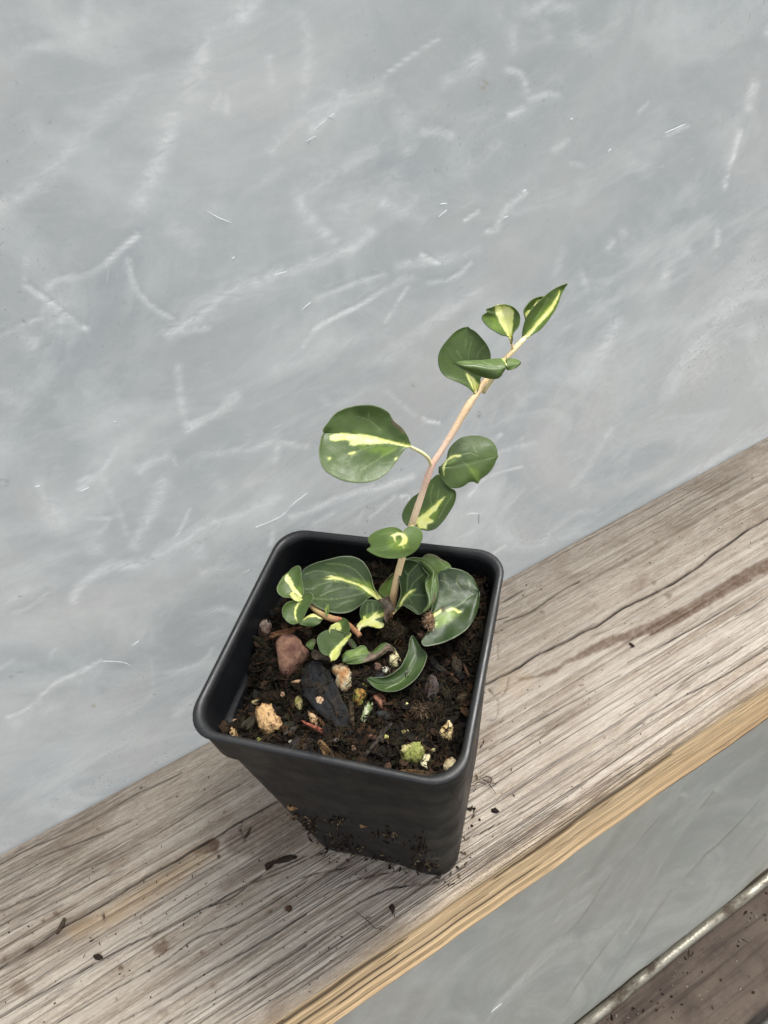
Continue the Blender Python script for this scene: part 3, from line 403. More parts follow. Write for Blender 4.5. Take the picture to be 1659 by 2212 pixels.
# ------------------------------------------------------------------ rod and lower timber
def tube_mesh(P, R, n=10, cap=True, ecc=None):
    P = np.asarray(P, float); R = np.broadcast_to(np.asarray(R, float), (len(P),)); Tn = np.gradient(P, axis=0); Tn /= np.linalg.norm(Tn, axis=1)[:, None]
    up = np.array([0.3, .2, 1.0]); V = []
    for p, r_, t in zip(P, R, Tn):
        a = np.cross(t, up); a /= np.linalg.norm(a); b = np.cross(t, a)
        for k in range(n):
            th = 2*math.pi*k/n; V.append(p+r_*(math.cos(th)*a+math.sin(th)*b))
    F = [(i*n+k, i*n+(k+1) % n, (i+1)*n+(k+1) % n, (i+1)*n+k) for i in range(len(P)-1) for k in range(n)]
    if cap: F += [tuple(range(n-1, -1, -1)), tuple((len(P)-1)*n+k for k in range(n))]
    return V, F
def low_things():
    xa, xb = ra[0]-.3, rb[0]+.4; n = 90; xs = np.linspace(xa, xb, n)
    wd = 8.2*np.linalg.norm(ra-CP)/PF
    yc = YR-wd*.9
    P = np.stack([xs, yc+.0012*(fbm(xs*12, xs*0, 2, 3)-.5), np.full(n, ZR+wd*.9)+.0015*(fbm(xs*15, xs*0+3, 2, 5)-.5)], 1)
    V, F = tube_mesh(P, wd*(.95+.1*fbm(xs*40, xs*0, 2, 7)), 14); o = link('clamp_rod', mesh('clamp_rod', V, F), MROD); tag(o, 'dull silver metal rod pinning the foot of the plastic sheet', 'metal rod')
    # dirty flap of sheet and soil caught behind the rod
    V, F = [], []; k = 260; xs2 = np.linspace(xa, xb, k); hh = wd*(.1+2.0*np.clip(fbm(xs2*22, xs2*0, 3, 23)-.5, 0, 1)*3.0); hh[::37] *= .7
    for x, h in zip(xs2, hh): V += [(x, yc+wd*.3, ZR), (x, yc+wd*.95, ZR+wd*.9+h*.2), (x, yc+wd*1.05+h*.8, ZR+wd*.7+h*.5), (x, yc+wd*1.8+h*.6, ZR)]
    for i in range(k-1):
        for j in range(3): q = 4*i+j; F.append((q, q+4, q+5, q+1))
    me = mesh('dirt_line', V, F); c = np.tile([.055, .045, .03], (len(V), 1)); attr(me, 'mask', c); o = link('dirt_line', me, MBITS); tag(o, 'dark soil packed along the back of the metal rod', 'soil', kind='stuff')
    def slab(name, y0, y1, z1, th, mat, label, seed):
        nx, ny = 240, 50; X, Y = np.meshgrid(np.linspace(xa, xb, nx), np.linspace(y0, y1, ny), indexing='ij')
        h = .0018*(fbm(X*4, Y*160, 2, seed)-.5)+.001*(fbm(X*50, Y*60, 2, seed+4)-.5); e = np.minimum(Y-min(y0, y1), max(y0, y1)-Y); h = h-.003*np.clip(1-e/.004, 0, 1)**2
        V = np.stack([X, Y, z1+h], -1).reshape(-1, 3); F = grid_faces(nx, ny).tolist()
        if y1 < y0: F = [f[::-1] for f in F]
        b0 = len(V); fr = V.reshape(nx, ny, 3)[:, -1]; bk = V.reshape(nx, ny, 3)[:, 0]; V = np.vstack([V, fr-[0, 0, th], bk-[0, 0, th]])
        for i in range(nx-1): F.append((i*ny+ny-1, b0+i, b0+i+1, (i+1)*ny+ny-1)); F.append((i*ny, (i+1)*ny, b0+nx+i+1, b0+nx+i)); F.append((b0+i, b0+nx+i, b0+nx+i+1, b0+i+1))
        o = link(name, mesh(name, V, F), mat); tag(o, label, 'timber'); return o
    q = hitz(1612, 2212, ZR-.004); q2 = hitz(1642, 2212, ZR-.02)
    slab('base_timber', YR+.03, q[1], ZR-.003, .03, MLOW1, 'dirty brown timber below the metal rod at the lower right', 5)
    slab('grey_timber', q2[1], q2[1]-.12, ZR-.02, .02, MLOW2, 'grey timber edge in the extreme lower right corner', 9)
    # ground far below closes the view
    g = link('ground', mesh('ground', [(-6, -6, -.6), (6, -6, -.6), (6, 6, -.6), (-6, 6, -.6)], [(0, 1, 2, 3)]), mat_lower_wood('ground_soil', (.06, .05, .04), (.09, .075, .06), (.02, .017, .014))); g['kind'] = 'structure'
low_things()
# ------------------------------------------------------------------ pot
TH = -.76856; EX = np.array([math.cos(TH), math.sin(TH), 0]); EY = np.array([-math.sin(TH), math.cos(TH), 0])
def loc(u, v, z): return EX*u+EY*v+np.array([0, 0, z])
def rsq(h, r, n=9, m=10):
    pts = []
    for q, (sx, sy) in enumerate([(1, 1), (-1, 1), (-1, -1), (1, -1)]):
        for k in range(n):
            a = math.pi/2*q+math.pi/2*k/(n-1); pts.append((sx*(h-r)+r*math.cos(a), sy*(h-r)+r*math.sin(a)))
        nx_ = [(1, 1), (-1, 1), (-1, -1), (1, -1)][(q+1) % 4]; a = math.pi/2*(q+1)
        s = np.array([sx*(h-r)+r*math.cos(a), sy*(h-r)+r*math.sin(a)]); e = np.array([nx_[0]*(h-r)+r*math.cos(a), nx_[1]*(h-r)+r*math.sin(a)])
        for k in range(1, m): pts.append(tuple(s+(e-s)*k/m))
    return np.array(pts)
HB, HT = .02326, .0296; ZC = ZH-.0125
def pot():
    root = empty('plant_pot', (0, 0, 0)); tag(root, 'square black plastic nursery pot full of potting mix on the plank', 'plant pot')
    def build(name, prof, close_bottom=None):
        V, n = [], 0; loops = []
        for h, r_, z, kind in prof:
            L_ = rsq(h, r_); n = len(L_)
            zz = np.full(n, z)
            if kind == 'foot':
                a = np.minimum(np.abs(L_[:, 0]), np.abs(L_[:, 1])); zz = z+.0026*np.clip((.0105-a)/.002, 0, 1)
            bulge = 1+0*L_[:, 0]
            V += [loc(*p, q) for p, q in zip(L_, zz)]
        F = [(i*n+k, i*n+(k+1) % n, (i+1)*n+(k+1) % n, (i+1)*n+k) for i in range(len(prof)-1) for k in range(n)]
        if close_bottom is not None: F.append(tuple(range((len(prof)-1)*n, len(prof)*n)))
        return link(name, mesh(name, V, F), MP, root)
    tp = lambda z: HB+(HT-HB)*z/ZC
    rr = lambda z: .0072+.0012*z/ZC
    P = [(HB-.0012, .0065, .0003, 'foot'), (HB-.0004, .0072, .0, 'foot'), (HB, .0075, .0006, 'foot')]
    P += [(tp(z), rr(z), z, '') for z in (.004, .008, .02, .035, .05, .062, .072, ZC-.0012)]
    P += [(HT+.0001, .0084, ZC-.0003, ''), (HT+.0003, .0083, ZC+.0001, ''), (.0304, .0081, ZC+.0005, ''), (.0307, .0080, ZC+.0011, '')]
    body_in = [(.0296, .0072, ZH-.002, ''), (.0293, .0075, ZC+.0012, ''), (.0291, .0078, ZC+.0004, ''), (.0282, .0100, ZC+.0001, ''), (.0278, .0105, ZC-.0006, ''), (tp(.05)-.001, rr(.05), .05, ''), (HB-.001, .0065, .006, '')]
    build('pot_wall', P[:]+[(.0309, .0078, ZC+.006, ''), (.0311, .0076, ZH-.0012, '')])
    rim = [(.0311, .0076, ZH-.0014, ''), (.0316, .0077, ZH-.0011, ''), (.03175, .0077, ZH-.0007, ''), (.0316, .0076, ZH-.0002, ''), (.0312, .0075, ZH+.0001, ''), (.0306, .0073, ZH+.0001, ''), (.0301, .0072, ZH-.0002, ''), (.0297, .0072, ZH-.0009, ''), (.0296, .0072, ZH-.002, '')]
    ro = build('rim', rim); ro.data.materials.clear(); ro.data.materials.append(MRIM); build('inner_wall', body_in, True)
    # soil crumbs stuck to the wall
    return root
POT = pot()
def soil_z(u, v):
    h = .0786+.0022*(fbm(u*90+5, v*90+5, 3, 101)-.5)*2+.0012*(fbm(u*320, v*320, 3, 103)-.5)*2
    h = h+.0035*np.clip((v-.014)/.014, 0, 1)                                            # banked up against the back wall
    h = h-.0060*np.clip((-.0215-u)/.007, 0, 1)*np.clip((v+.0255)/.003, 0, 1)*np.clip((-.0085-v)/.004, 0, 1)     # low along the left wall
    cu, cv = u+.026, v-.026; h = h-.012*np.exp(-(cu*cu+cv*cv)/.0085**2)
    return h
def soil():
    n = 170; a = np.linspace(-1, 1, n); U, V_ = np.meshgrid(a, a, indexing='ij'); hw = .0284
    # squeeze the square grid into the rounded square
    r_ = 1-.12*(np.abs(U)**6*np.abs(V_)**6); u = U*hw*r_; v = V_*hw*r_; z = soil_z(u, v)+.0007*(fbm(u*900, v*900, 2, 107)-.5)*2
    V = (u[..., None]*EX+v[..., None]*EY); V[..., 2] += z; me = mesh('potting_mix', V.reshape(-1, 3), grid_faces(n, n)); o = link('potting_mix', me, MS, None); tag(o, 'dark brown potting mix filling the square black pot', 'soil', kind='stuff')
soil()
def scatter(name, spots, label, cols, mat, sizes, kind='flake', seed=1, cat='soil', parent=None):
    r = np.random.default_rng(seed); V, F, Cc = [], [], []
    for P0 in spots:
        L_ = sizes(r); a, b, c = L_; q = r.normal(size=(3,)); q /= np.linalg.norm(q)
        th = r.uniform(0, 2*math.pi); ti = r.normal(0, .45); e1 = np.array([math.cos(th), math.sin(th), ti]); e1 /= np.linalg.norm(e1)
        e3 = np.cross(e1, np.array([r.normal(0, .4), r.normal(0, .4), 1])); e3 /= np.linalg.norm(e3); e2 = np.cross(e3, e1)
        base = len(V); col = cols[r.integers(len(cols))]; col = np.array(col)*r.uniform(.6, 1.4)
        prof = [(-1, .25), (-.45, .9), (.4, 1), (1, .35)]; bend = r.normal(0, .25)
        for s, wd in prof:
            wd *= r.uniform(.7, 1.2); ctr = P0+e1*a*s+e2*a*bend*s*s
            for k, l_ in ((1, 0), (0, 1), (-1, 0), (0, -1)): V.append(ctr+e3*b*wd*k+e2*c*wd*l_); Cc.append(col)
        for i in range(3):
            for k in range(4): F.append((base+4*i+k, base+4*i+(k+1) % 4, base+4*i+4+(k+1) % 4, base+4*i+4+k))
        F += [(base+3, base+2, base+1, base), (base+12, base+13, base+14, base+15)]
    me = mesh(name, V, np.array(F), False); attr(me, 'mask', np.clip(np.array(Cc), 0, 1)); o = link(name, me, mat, parent); 
    if parent is None: tag(o, label, cat, kind='stuff')
    else: o['kind'] = 'stuff'
    return o
def soil_spots(n, seed, lift=.0003):
    r = np.random.default_rng(seed); u = r.uniform(-.0278, .0278, n); v = r.uniform(-.0278, .0278, n); z = soil_z(u, v)+r.uniform(-.0004, .0010, n)+lift
    return [EX*a+EY*b+np.array([0, 0, c]) for a, b, c in zip(u, v, z)]
DK = [(0.0112, 0.0074, 0.0050), (0.0050, 0.0037, 0.0031), (0.0174, 0.0112, 0.0062), (0.0074, 0.0068, 0.0056), (0.0341, 0.0174, 0.0081), (0.0136, 0.0149, 0.0050), (0.0037, 0.0037, 0.0037), (0.0074, 0.0068, 0.0037), (0.0043, 0.0037, 0.0025)]
scatter('mix_fragments', soil_spots(5200, 3), 'fine dark bark flakes and fibres covering the potting mix', DK, MBITS, lambda r: (r.uniform(.0004, .0016), r.uniform(.00012, .0005), r.uniform(.00005, .00018)), seed=5)
scatter('mix_chips', soil_spots(680, 13, .0004), 'larger brown and grey bark flakes lying in the potting mix', [(0.0186, 0.0118, 0.0074), (0.0112, 0.0093, 0.0081), (0.0310, 0.0174, 0.0093), (0.0074, 0.0074, 0.0074), (0.0149, 0.0149, 0.0068), (0.0496, 0.0260, 0.0124)], MBITS, lambda r: (r.uniform(.0009, .0030), r.uniform(.0004, .0012), r.uniform(.00012, .0004)), seed=6)
def fibres(name, spots, label, cols, lens, rad, seed, mat=MBITS, parent=None, cat='soil', up=.35):
    r = np.random.default_rng(seed); V, F, Cc = [], [], []
    for P0 in spots:
        L_ = r.uniform(*lens); th = r.uniform(0, 2*math.pi); d = np.array([math.cos(th), math.sin(th), r.normal(0, up)]); c = r.normal(0, .9, 3); c[2] *= .4
        t = np.linspace(-.5, .5, 7); P = P0+np.outer(t, d)*L_+np.outer(t*t, c)*L_*1.2+np.outer(np.sin(t*9), r.normal(0, .05, 3))*L_; v, f = tube_mesh(P, rad*r.uniform(.5, 1.3)*(1-.7*np.abs(t)), 3, False); b0 = len(V); V += v; F += [tuple(i+b0 for i in q) for q in f]
        col = np.array(cols[r.integers(len(cols))])*r.uniform(.6, 1.4); Cc += [col]*len(v)
    me = mesh(name, V, np.array(F)); attr(me, 'mask', np.clip(np.array(Cc), 0, 1)); o = link(name, me, mat, parent)
    if parent is None: tag(o, label, cat, kind='stuff')
    else: o['kind'] = 'stuff'
fibres('root_fibres', soil_spots(900, 23, .0007), 'thin brown and greenish fibres strewn over the potting mix', [(0.0217, 0.0136, 0.0074), (0.0161, 0.0186, 0.0062), (0.0434, 0.0260, 0.0136), (0.0093, 0.0062, 0.0043)], (.002, .006), .00011, 8)
# ------------------------------------------------------------------ stones, perlite and bark pieces on the mix
def soil_hit(px, py, lift=0.):
    z = .079
    for _ in range(4):
        p = hitz(px, py, z); z = float(soil_z(np.array([p @ EX]), np.array([p @ EY]))[0])+lift
    return hitz(px, py, z)
def rock(name, c, pts, col, mat, label, cat, group=None, hf=.6, seed=0, rough=.12, lift=.0003, cols2=None, facets=False, z=None, parent=None):
    O = smooth(T(c, pts), 29, True)[:-1] if len(pts) > 6 else smooth(T(c, pts), 29, True)[:-1]
    ctr = O.mean(0); P0 = soil_hit(*ctr, lift+.0006) if z is None else hitz(*ctr, z); W = np.array([hit(x, y, P0, (0, -.25, 1)) for x, y in O]); cc = W.mean(0); wid = np.sort(np.ptp((W-cc) @ np.stack([EX, EY], 1), axis=0))[0]
    n = len(W); r = np.random.default_rng(seed+11); V, F = [], []
    ks = [(-.9, .35), (-.55, .75), (0, 1.0), (.35, .95), (.62, .80), (.84, .55), (.96, .28)]
    if name == 'stone': ks = [(-.9, .4), (-.5, .8), (0, 1.0), (.45, .97), (.72, .90), (.90, .72), (.98, .35)]
    H_ = wid*hf*.5; cc = cc+np.array([0, 0, 0]); 
    for hh, rr_ in ks:
        for i, w_ in enumerate(W):
            nz = 1+rough*(r.random()-.5)*2*(0 if hh == 0 else 1); dd = (w_-cc)*rr_*(nz if hh != 0 else 1); V.append(cc+dd+np.array([0, 0, H_*hh*(1+rough*(r.random()-.5)*2)]))
    for k in range(len(ks)-1):
        for i in range(n): F.append((k*n+i, k*n+(i+1) % n, (k+1)*n+(i+1) % n, (k+1)*n+i))
    V.append(cc+[0, 0, H_]); tt = len(V)-1; V.append(cc-[0, 0, H_]); 
    for i in range(n): F.append(((len(ks)-1)*n+i, (len(ks)-1)*n+(i+1) % n, tt)); F.append(((i+1) % n, i, tt+1))
    V = np.array(V)
    if len(V) and rough > .05:
        V += (RNG.random(V.shape)-.5)*wid*rough*.12
    me = mesh(name, V-cc, F); q = (V-cc)/wid; t = fbm(q[:, 0]*3+9+seed, q[:, 1]*3+q[:, 2]*3+9, 3, 200+seed)[:, None]; c1 = np.array(col); c2 = np.array(cols2 if cols2 else np.array(col)*.6)
    attr(me, 'mask', np.clip(c1*(1-np.clip((t-.4)*4, 0, 1))+c2*np.clip((t-.4)*4, 0, 1), 0, 1)); o = link(name, me, mat, parent); o.location = cc
    return tag(o, label, cat, group)
def ell(cx, cy, rx, ry, seed=0, ang=0, n=11):
    r = np.random.default_rng(seed+77); a = np.linspace(0, 2*math.pi, n, endpoint=False); k = 1+r.uniform(-.16, .16, n); ca, sa = math.cos(ang), math.sin(ang)
    x, y = rx*k*np.cos(a), ry*k*np.sin(a); return [(cx+ca*p-sa*q, cy+sa*p+ca*q) for p, q in zip(x, y)]
rock('stone', 'I', [(910,180),(945,105),(1040,72),(1125,100),(1180,170),(1235,230),(1200,300),(1120,375),(1060,440),(1010,492),(955,450),(935,340),(915,255)], (.26, .145, .095), MSTONE, 'reddish brown wedge shaped stone, the largest in the pot, below the small side shoot', 'stone', None, .8, 1, .05, .0008, (.15, .07, .052))
GP = 'pumice and perlite grains in the pot'
for i, (c, shp, col, col2, mt, lab) in enumerate([
    ('I', [(700,800),(760,745),(830,740),(885,780),(905,845),(950,880),(965,940),(900,1000),(800,1040),(740,1000),(718,930),(698,860)], (.62, .40, .19), (.55, .36, .18), MPUM, 'large tan pumice lump spotted with brown near the left front rim'),
    ('I', [(1445,400),(1500,350),(1580,350),(1640,400),(1665,470),(1640,560),(1590,612),(1530,590),(1490,530),(1495,470)], (.52, .50, .34), (.42, .22, .09), MPUM, 'pumice lump, white above and rust brown below, beside the dark bark slab'),
    ('I', ell(1337, 700, 47, 42, 3), (.66, .50, .34), (.5, .33, .2), MPUM, 'small pale tan grain lying on the dark bark slab'),
    ('I', ell(1125, 710, 46, 72, 4), (.34, .28, .14), (.22, .22, .06), MPUMG, 'greenish tan grain just left of the dark bark slab'),
    ('I', ell(1265, 878, 40, 74, 5, -.5), (.52, .36, .20), (.4, .26, .14), MPUM, 'oblong tan grain touching the red sliver'),
    ('I', ell(488, 1020, 36, 66, 6, -.45), (.48, .34, .17), (.3, .18, .09), MPUM, 'oblong speckled tan grain against the left front rim'),
    ('I', ell(712, 712, 50, 26, 7), (.42, .36, .20), (.3, .25, .12), MPUM, 'flat cream grain half hidden behind the large tan pumice'),
    ('I', ell(966, 636, 22, 26, 8), (.60, .42, .28), (.5, .3, .2), MPUM, 'tiny pinkish tan grain above the greenish grain'),
    ('I', ell(500, 890, 26, 16, 9), (.42, .27, .18), (.3, .2, .1), MPUM, 'tiny flat tan grain near the left wall'),
    ('I', ell(735, 1088, 34, 28, 10), (.28, .34, .07), (.2, .22, .05), MPUMG, 'small lime green grain at the front rim'),
    ('G', [(462,300),(470,240),(510,195),(545,225),(570,280),(560,325),(510,340),(470,325)], (.62, .56, .33), (.5, .5, .25), MPUM, 'yellowish cream drop shaped perlite inside the curled green leaf'),
    ('G', ell(437, 362, 44, 33, 11), (.85, .84, .66), (.7, .7, .5), MPUM, 'brightest white perlite grain inside the curled green leaf'),
    ('G', ell(380, 430, 40, 42, 12), (.035, .038, .045), (.02, .02, .025), MSTONE, 'round black pebble below the white perlite grain'),
    ('G', ell(358, 335, 38, 38, 13), (.16, .10, .075), (.1, .06, .04), MSTONE, 'round brown grain left of the white perlite grain'),
    ('G', [(135,600),(150,550),(200,535),(250,545),(272,590),(245,630),(235,690),(190,700),(150,660)], (.16, .18, .04), (.36, .17, .05), MPUMG, 'moss green pumice with an orange top beside the black bark slab'),
    ('G', [(235,690),(270,645),(310,655),(320,700),(295,745),(270,800),(235,835),(205,815),(220,760)], (.55, .58, .40), (.14, .19, .06), MPUMG, 'white perlite speckled with green moss below the green pumice'),
    ('G', [(905,945),(940,880),(985,830),(1030,850),(1040,940),(1035,1000),(980,1010),(930,975)], (.62, .50, .28), (.48, .36, .16), MPUM, 'upright cream pumice grain near the right wall'),
    ('G', [(570,1170),(575,1070),(640,1030),(700,1018),(755,1035),(785,1090),(770,1150),(720,1205),(640,1195)], (.42, .38, .17), (.20, .22, .06), MPUMG, 'large yellow and green mossy pumice near the front right corner'),
    ('G', [(765,1140),(800,1115),(835,1145),(830,1190),(800,1215),(810,1250),(775,1255),(745,1215)], (.62, .58, .38), (.45, .4, .24), MPUM, 'curved cream grain touching the mossy pumice'),
    ('G', [(945,1240),(975,1170),(1030,1150),(1070,1190),(1115,1220),(1085,1270),(1045,1320),(990,1340),(975,1290)], (.56, .48, .30), (.4, .3, .16), MPUM, 'cream pumice wedged in the front right corner'),
    ('G', ell(437, 965, 20, 20, 14), (.50, .48, .18), (.4, .4, .1), MPUMG, 'tiny yellow grain in the middle of the front half'),
    ('G', ell(620, 670, 13, 24, 15), (.50, .55, .25), (.4, .4, .2), MPUMG, 'tiny pale green sliver of perlite below the curled leaf'),
    ('G', ell(606, 925, 32, 34, 16), (.26, .22, .09), (.2, .2, .06), MPUMG, 'dull mossy grain above the large yellow and green pumice'),
    ('G', ell(860, 1086, 20, 17, 17), (.42, .38, .2), (.3, .3, .12), MPUM, 'tiny cream grain right of the mossy pumice'),
    ('G', ell(143, 1070, 26, 30, 18), (.30, .20, .12), (.2, .12, .08), MPUM, 'small brown grain at the middle of the front rim'),
    ('G', ell(240, 508, 36, 24, 19), (.26, .30, .07), (.2, .2, .05), MPUMG, 'small dull green grain just above the green pumice'),
    ('I', ell(1490, 1085, 30, 20, 20), (.20, .17, .15), (.1, .09, .08), MSTONE, 'small grey grain at the end of the red sliver'),
    ('I', ell(1045, 1100, 26, 18, 21), (.40, .37, .30), (.3, .25, .2), MPUM, 'small pale grain close to the front rim'),
    ('A', [(625,1010),(640,960),(680,940),(720,960),(730,1010),(715,1060),(675,1080),(640,1060)], (.17, .12, .095), (.34, .27, .22), MSTONE, 'round brown ribbed clod near the left wall, above the stone'),
    ('G', ell(1035, 402, 20, 15, 22), (.22, .11, .07), (.15, .08, .05), MSTONE, 'tiny reddish grain near the right wall'),
    ('D', ell(930, 1650, 45, 32, 23), (.16, .10, .075), (.1, .06, .04), MSTONE, 'small brown grain beside the soil clod')]):
    rock('pumice_grain' if mt in (MPUM, MPUMG) else 'pebble', c, shp, col, mt, lab, 'pumice' if mt in (MPUM, MPUMG) else 'pebble', GP if mt in (MPUM, MPUMG) else None, .75, i+2, .16, .0004, col2)
def chip(name, c, pts, col, label, cat='bark', th=.0007, n=(0, -.1, 1), lift=.0008, seed=0, col2=None, mat=MBARK, group=None, z=None):
    O = smooth(T(c, pts), 41, True)[:-1]; ctr = O.mean(0); O = ctr+(O-ctr)*(1+.16*(np.random.default_rng(seed+500).random((len(O), 1))-.5)); P0 = soil_hit(*ctr, lift) if z is None else hitz(*ctr, z); W = np.array([hit(x, y, P0, n) for x, y in O]); cc = W.mean(0); nn = unit(n); m_ = len(W); V, F, H = [], [], []
    rings = [(1, 0.), (.96, .85), (.72, 1.), (.42, 1.05), (.15, 1.1)]; r = np.random.default_rng(seed)
    ax = (W[np.argmax(np.linalg.norm(W-cc, axis=1))]-cc); ax /= np.linalg.norm(ax); bx = np.cross(nn, ax)
    for s, h in rings:
        for w_ in W:
            d = (w_-cc)*s; g = fbm(np.array([d @ bx*1800+5]), np.array([d @ ax*160+5]), 2, seed+3)[0]-.5; V.append(cc+d+nn*th*(h+(g*1.1 if h > 0 else 0)))
    for k in range(len(rings)-1):
        for i in range(m_): F.append((k*m_+i, k*m_+(i+1) % m_, (k+1)*m_+(i+1) % m_, (k+1)*m_+i))
    V.append(cc+nn*th*1.1); t = len(V)-1; V.append(cc-nn*th*.6)
    for i in range(m_): F.append(((len(rings)-1)*m_+i, (len(rings)-1)*m_+(i+1) % m_, t)); F.append(((i+1) % m_, i, t+1))
    V = np.array(V)-cc; me = mesh(name, V, F); g = fbm(V @ bx*2600+9, V @ ax*240+9, 3, seed+5)[:, None]; g = np.clip((g-.35)*3, 0, 1); attr(me, 'mask', np.array(col)*(1-g)+np.array(col2 if col2 else np.array(col)*.5)*g)
    o = link(name, me, mat); o.location = cc; return tag(o, label, cat, group)
GB = 'bark and wood pieces in the pot'
chip('bark_slab', 'I', [(1170,420),(1250,315),(1350,345),(1430,410),(1500,560),(1560,690),(1620,830),(1650,1000),(1620,1090),(1520,1030),(1400,900),(1280,800),(1200,700),(1155,590)], (.020, .023, .026), 'largest charcoal grey bark slab in the middle of the pot', th=.0011, lift=.0007, seed=1, col2=(.009, .010, .011), group=GB)
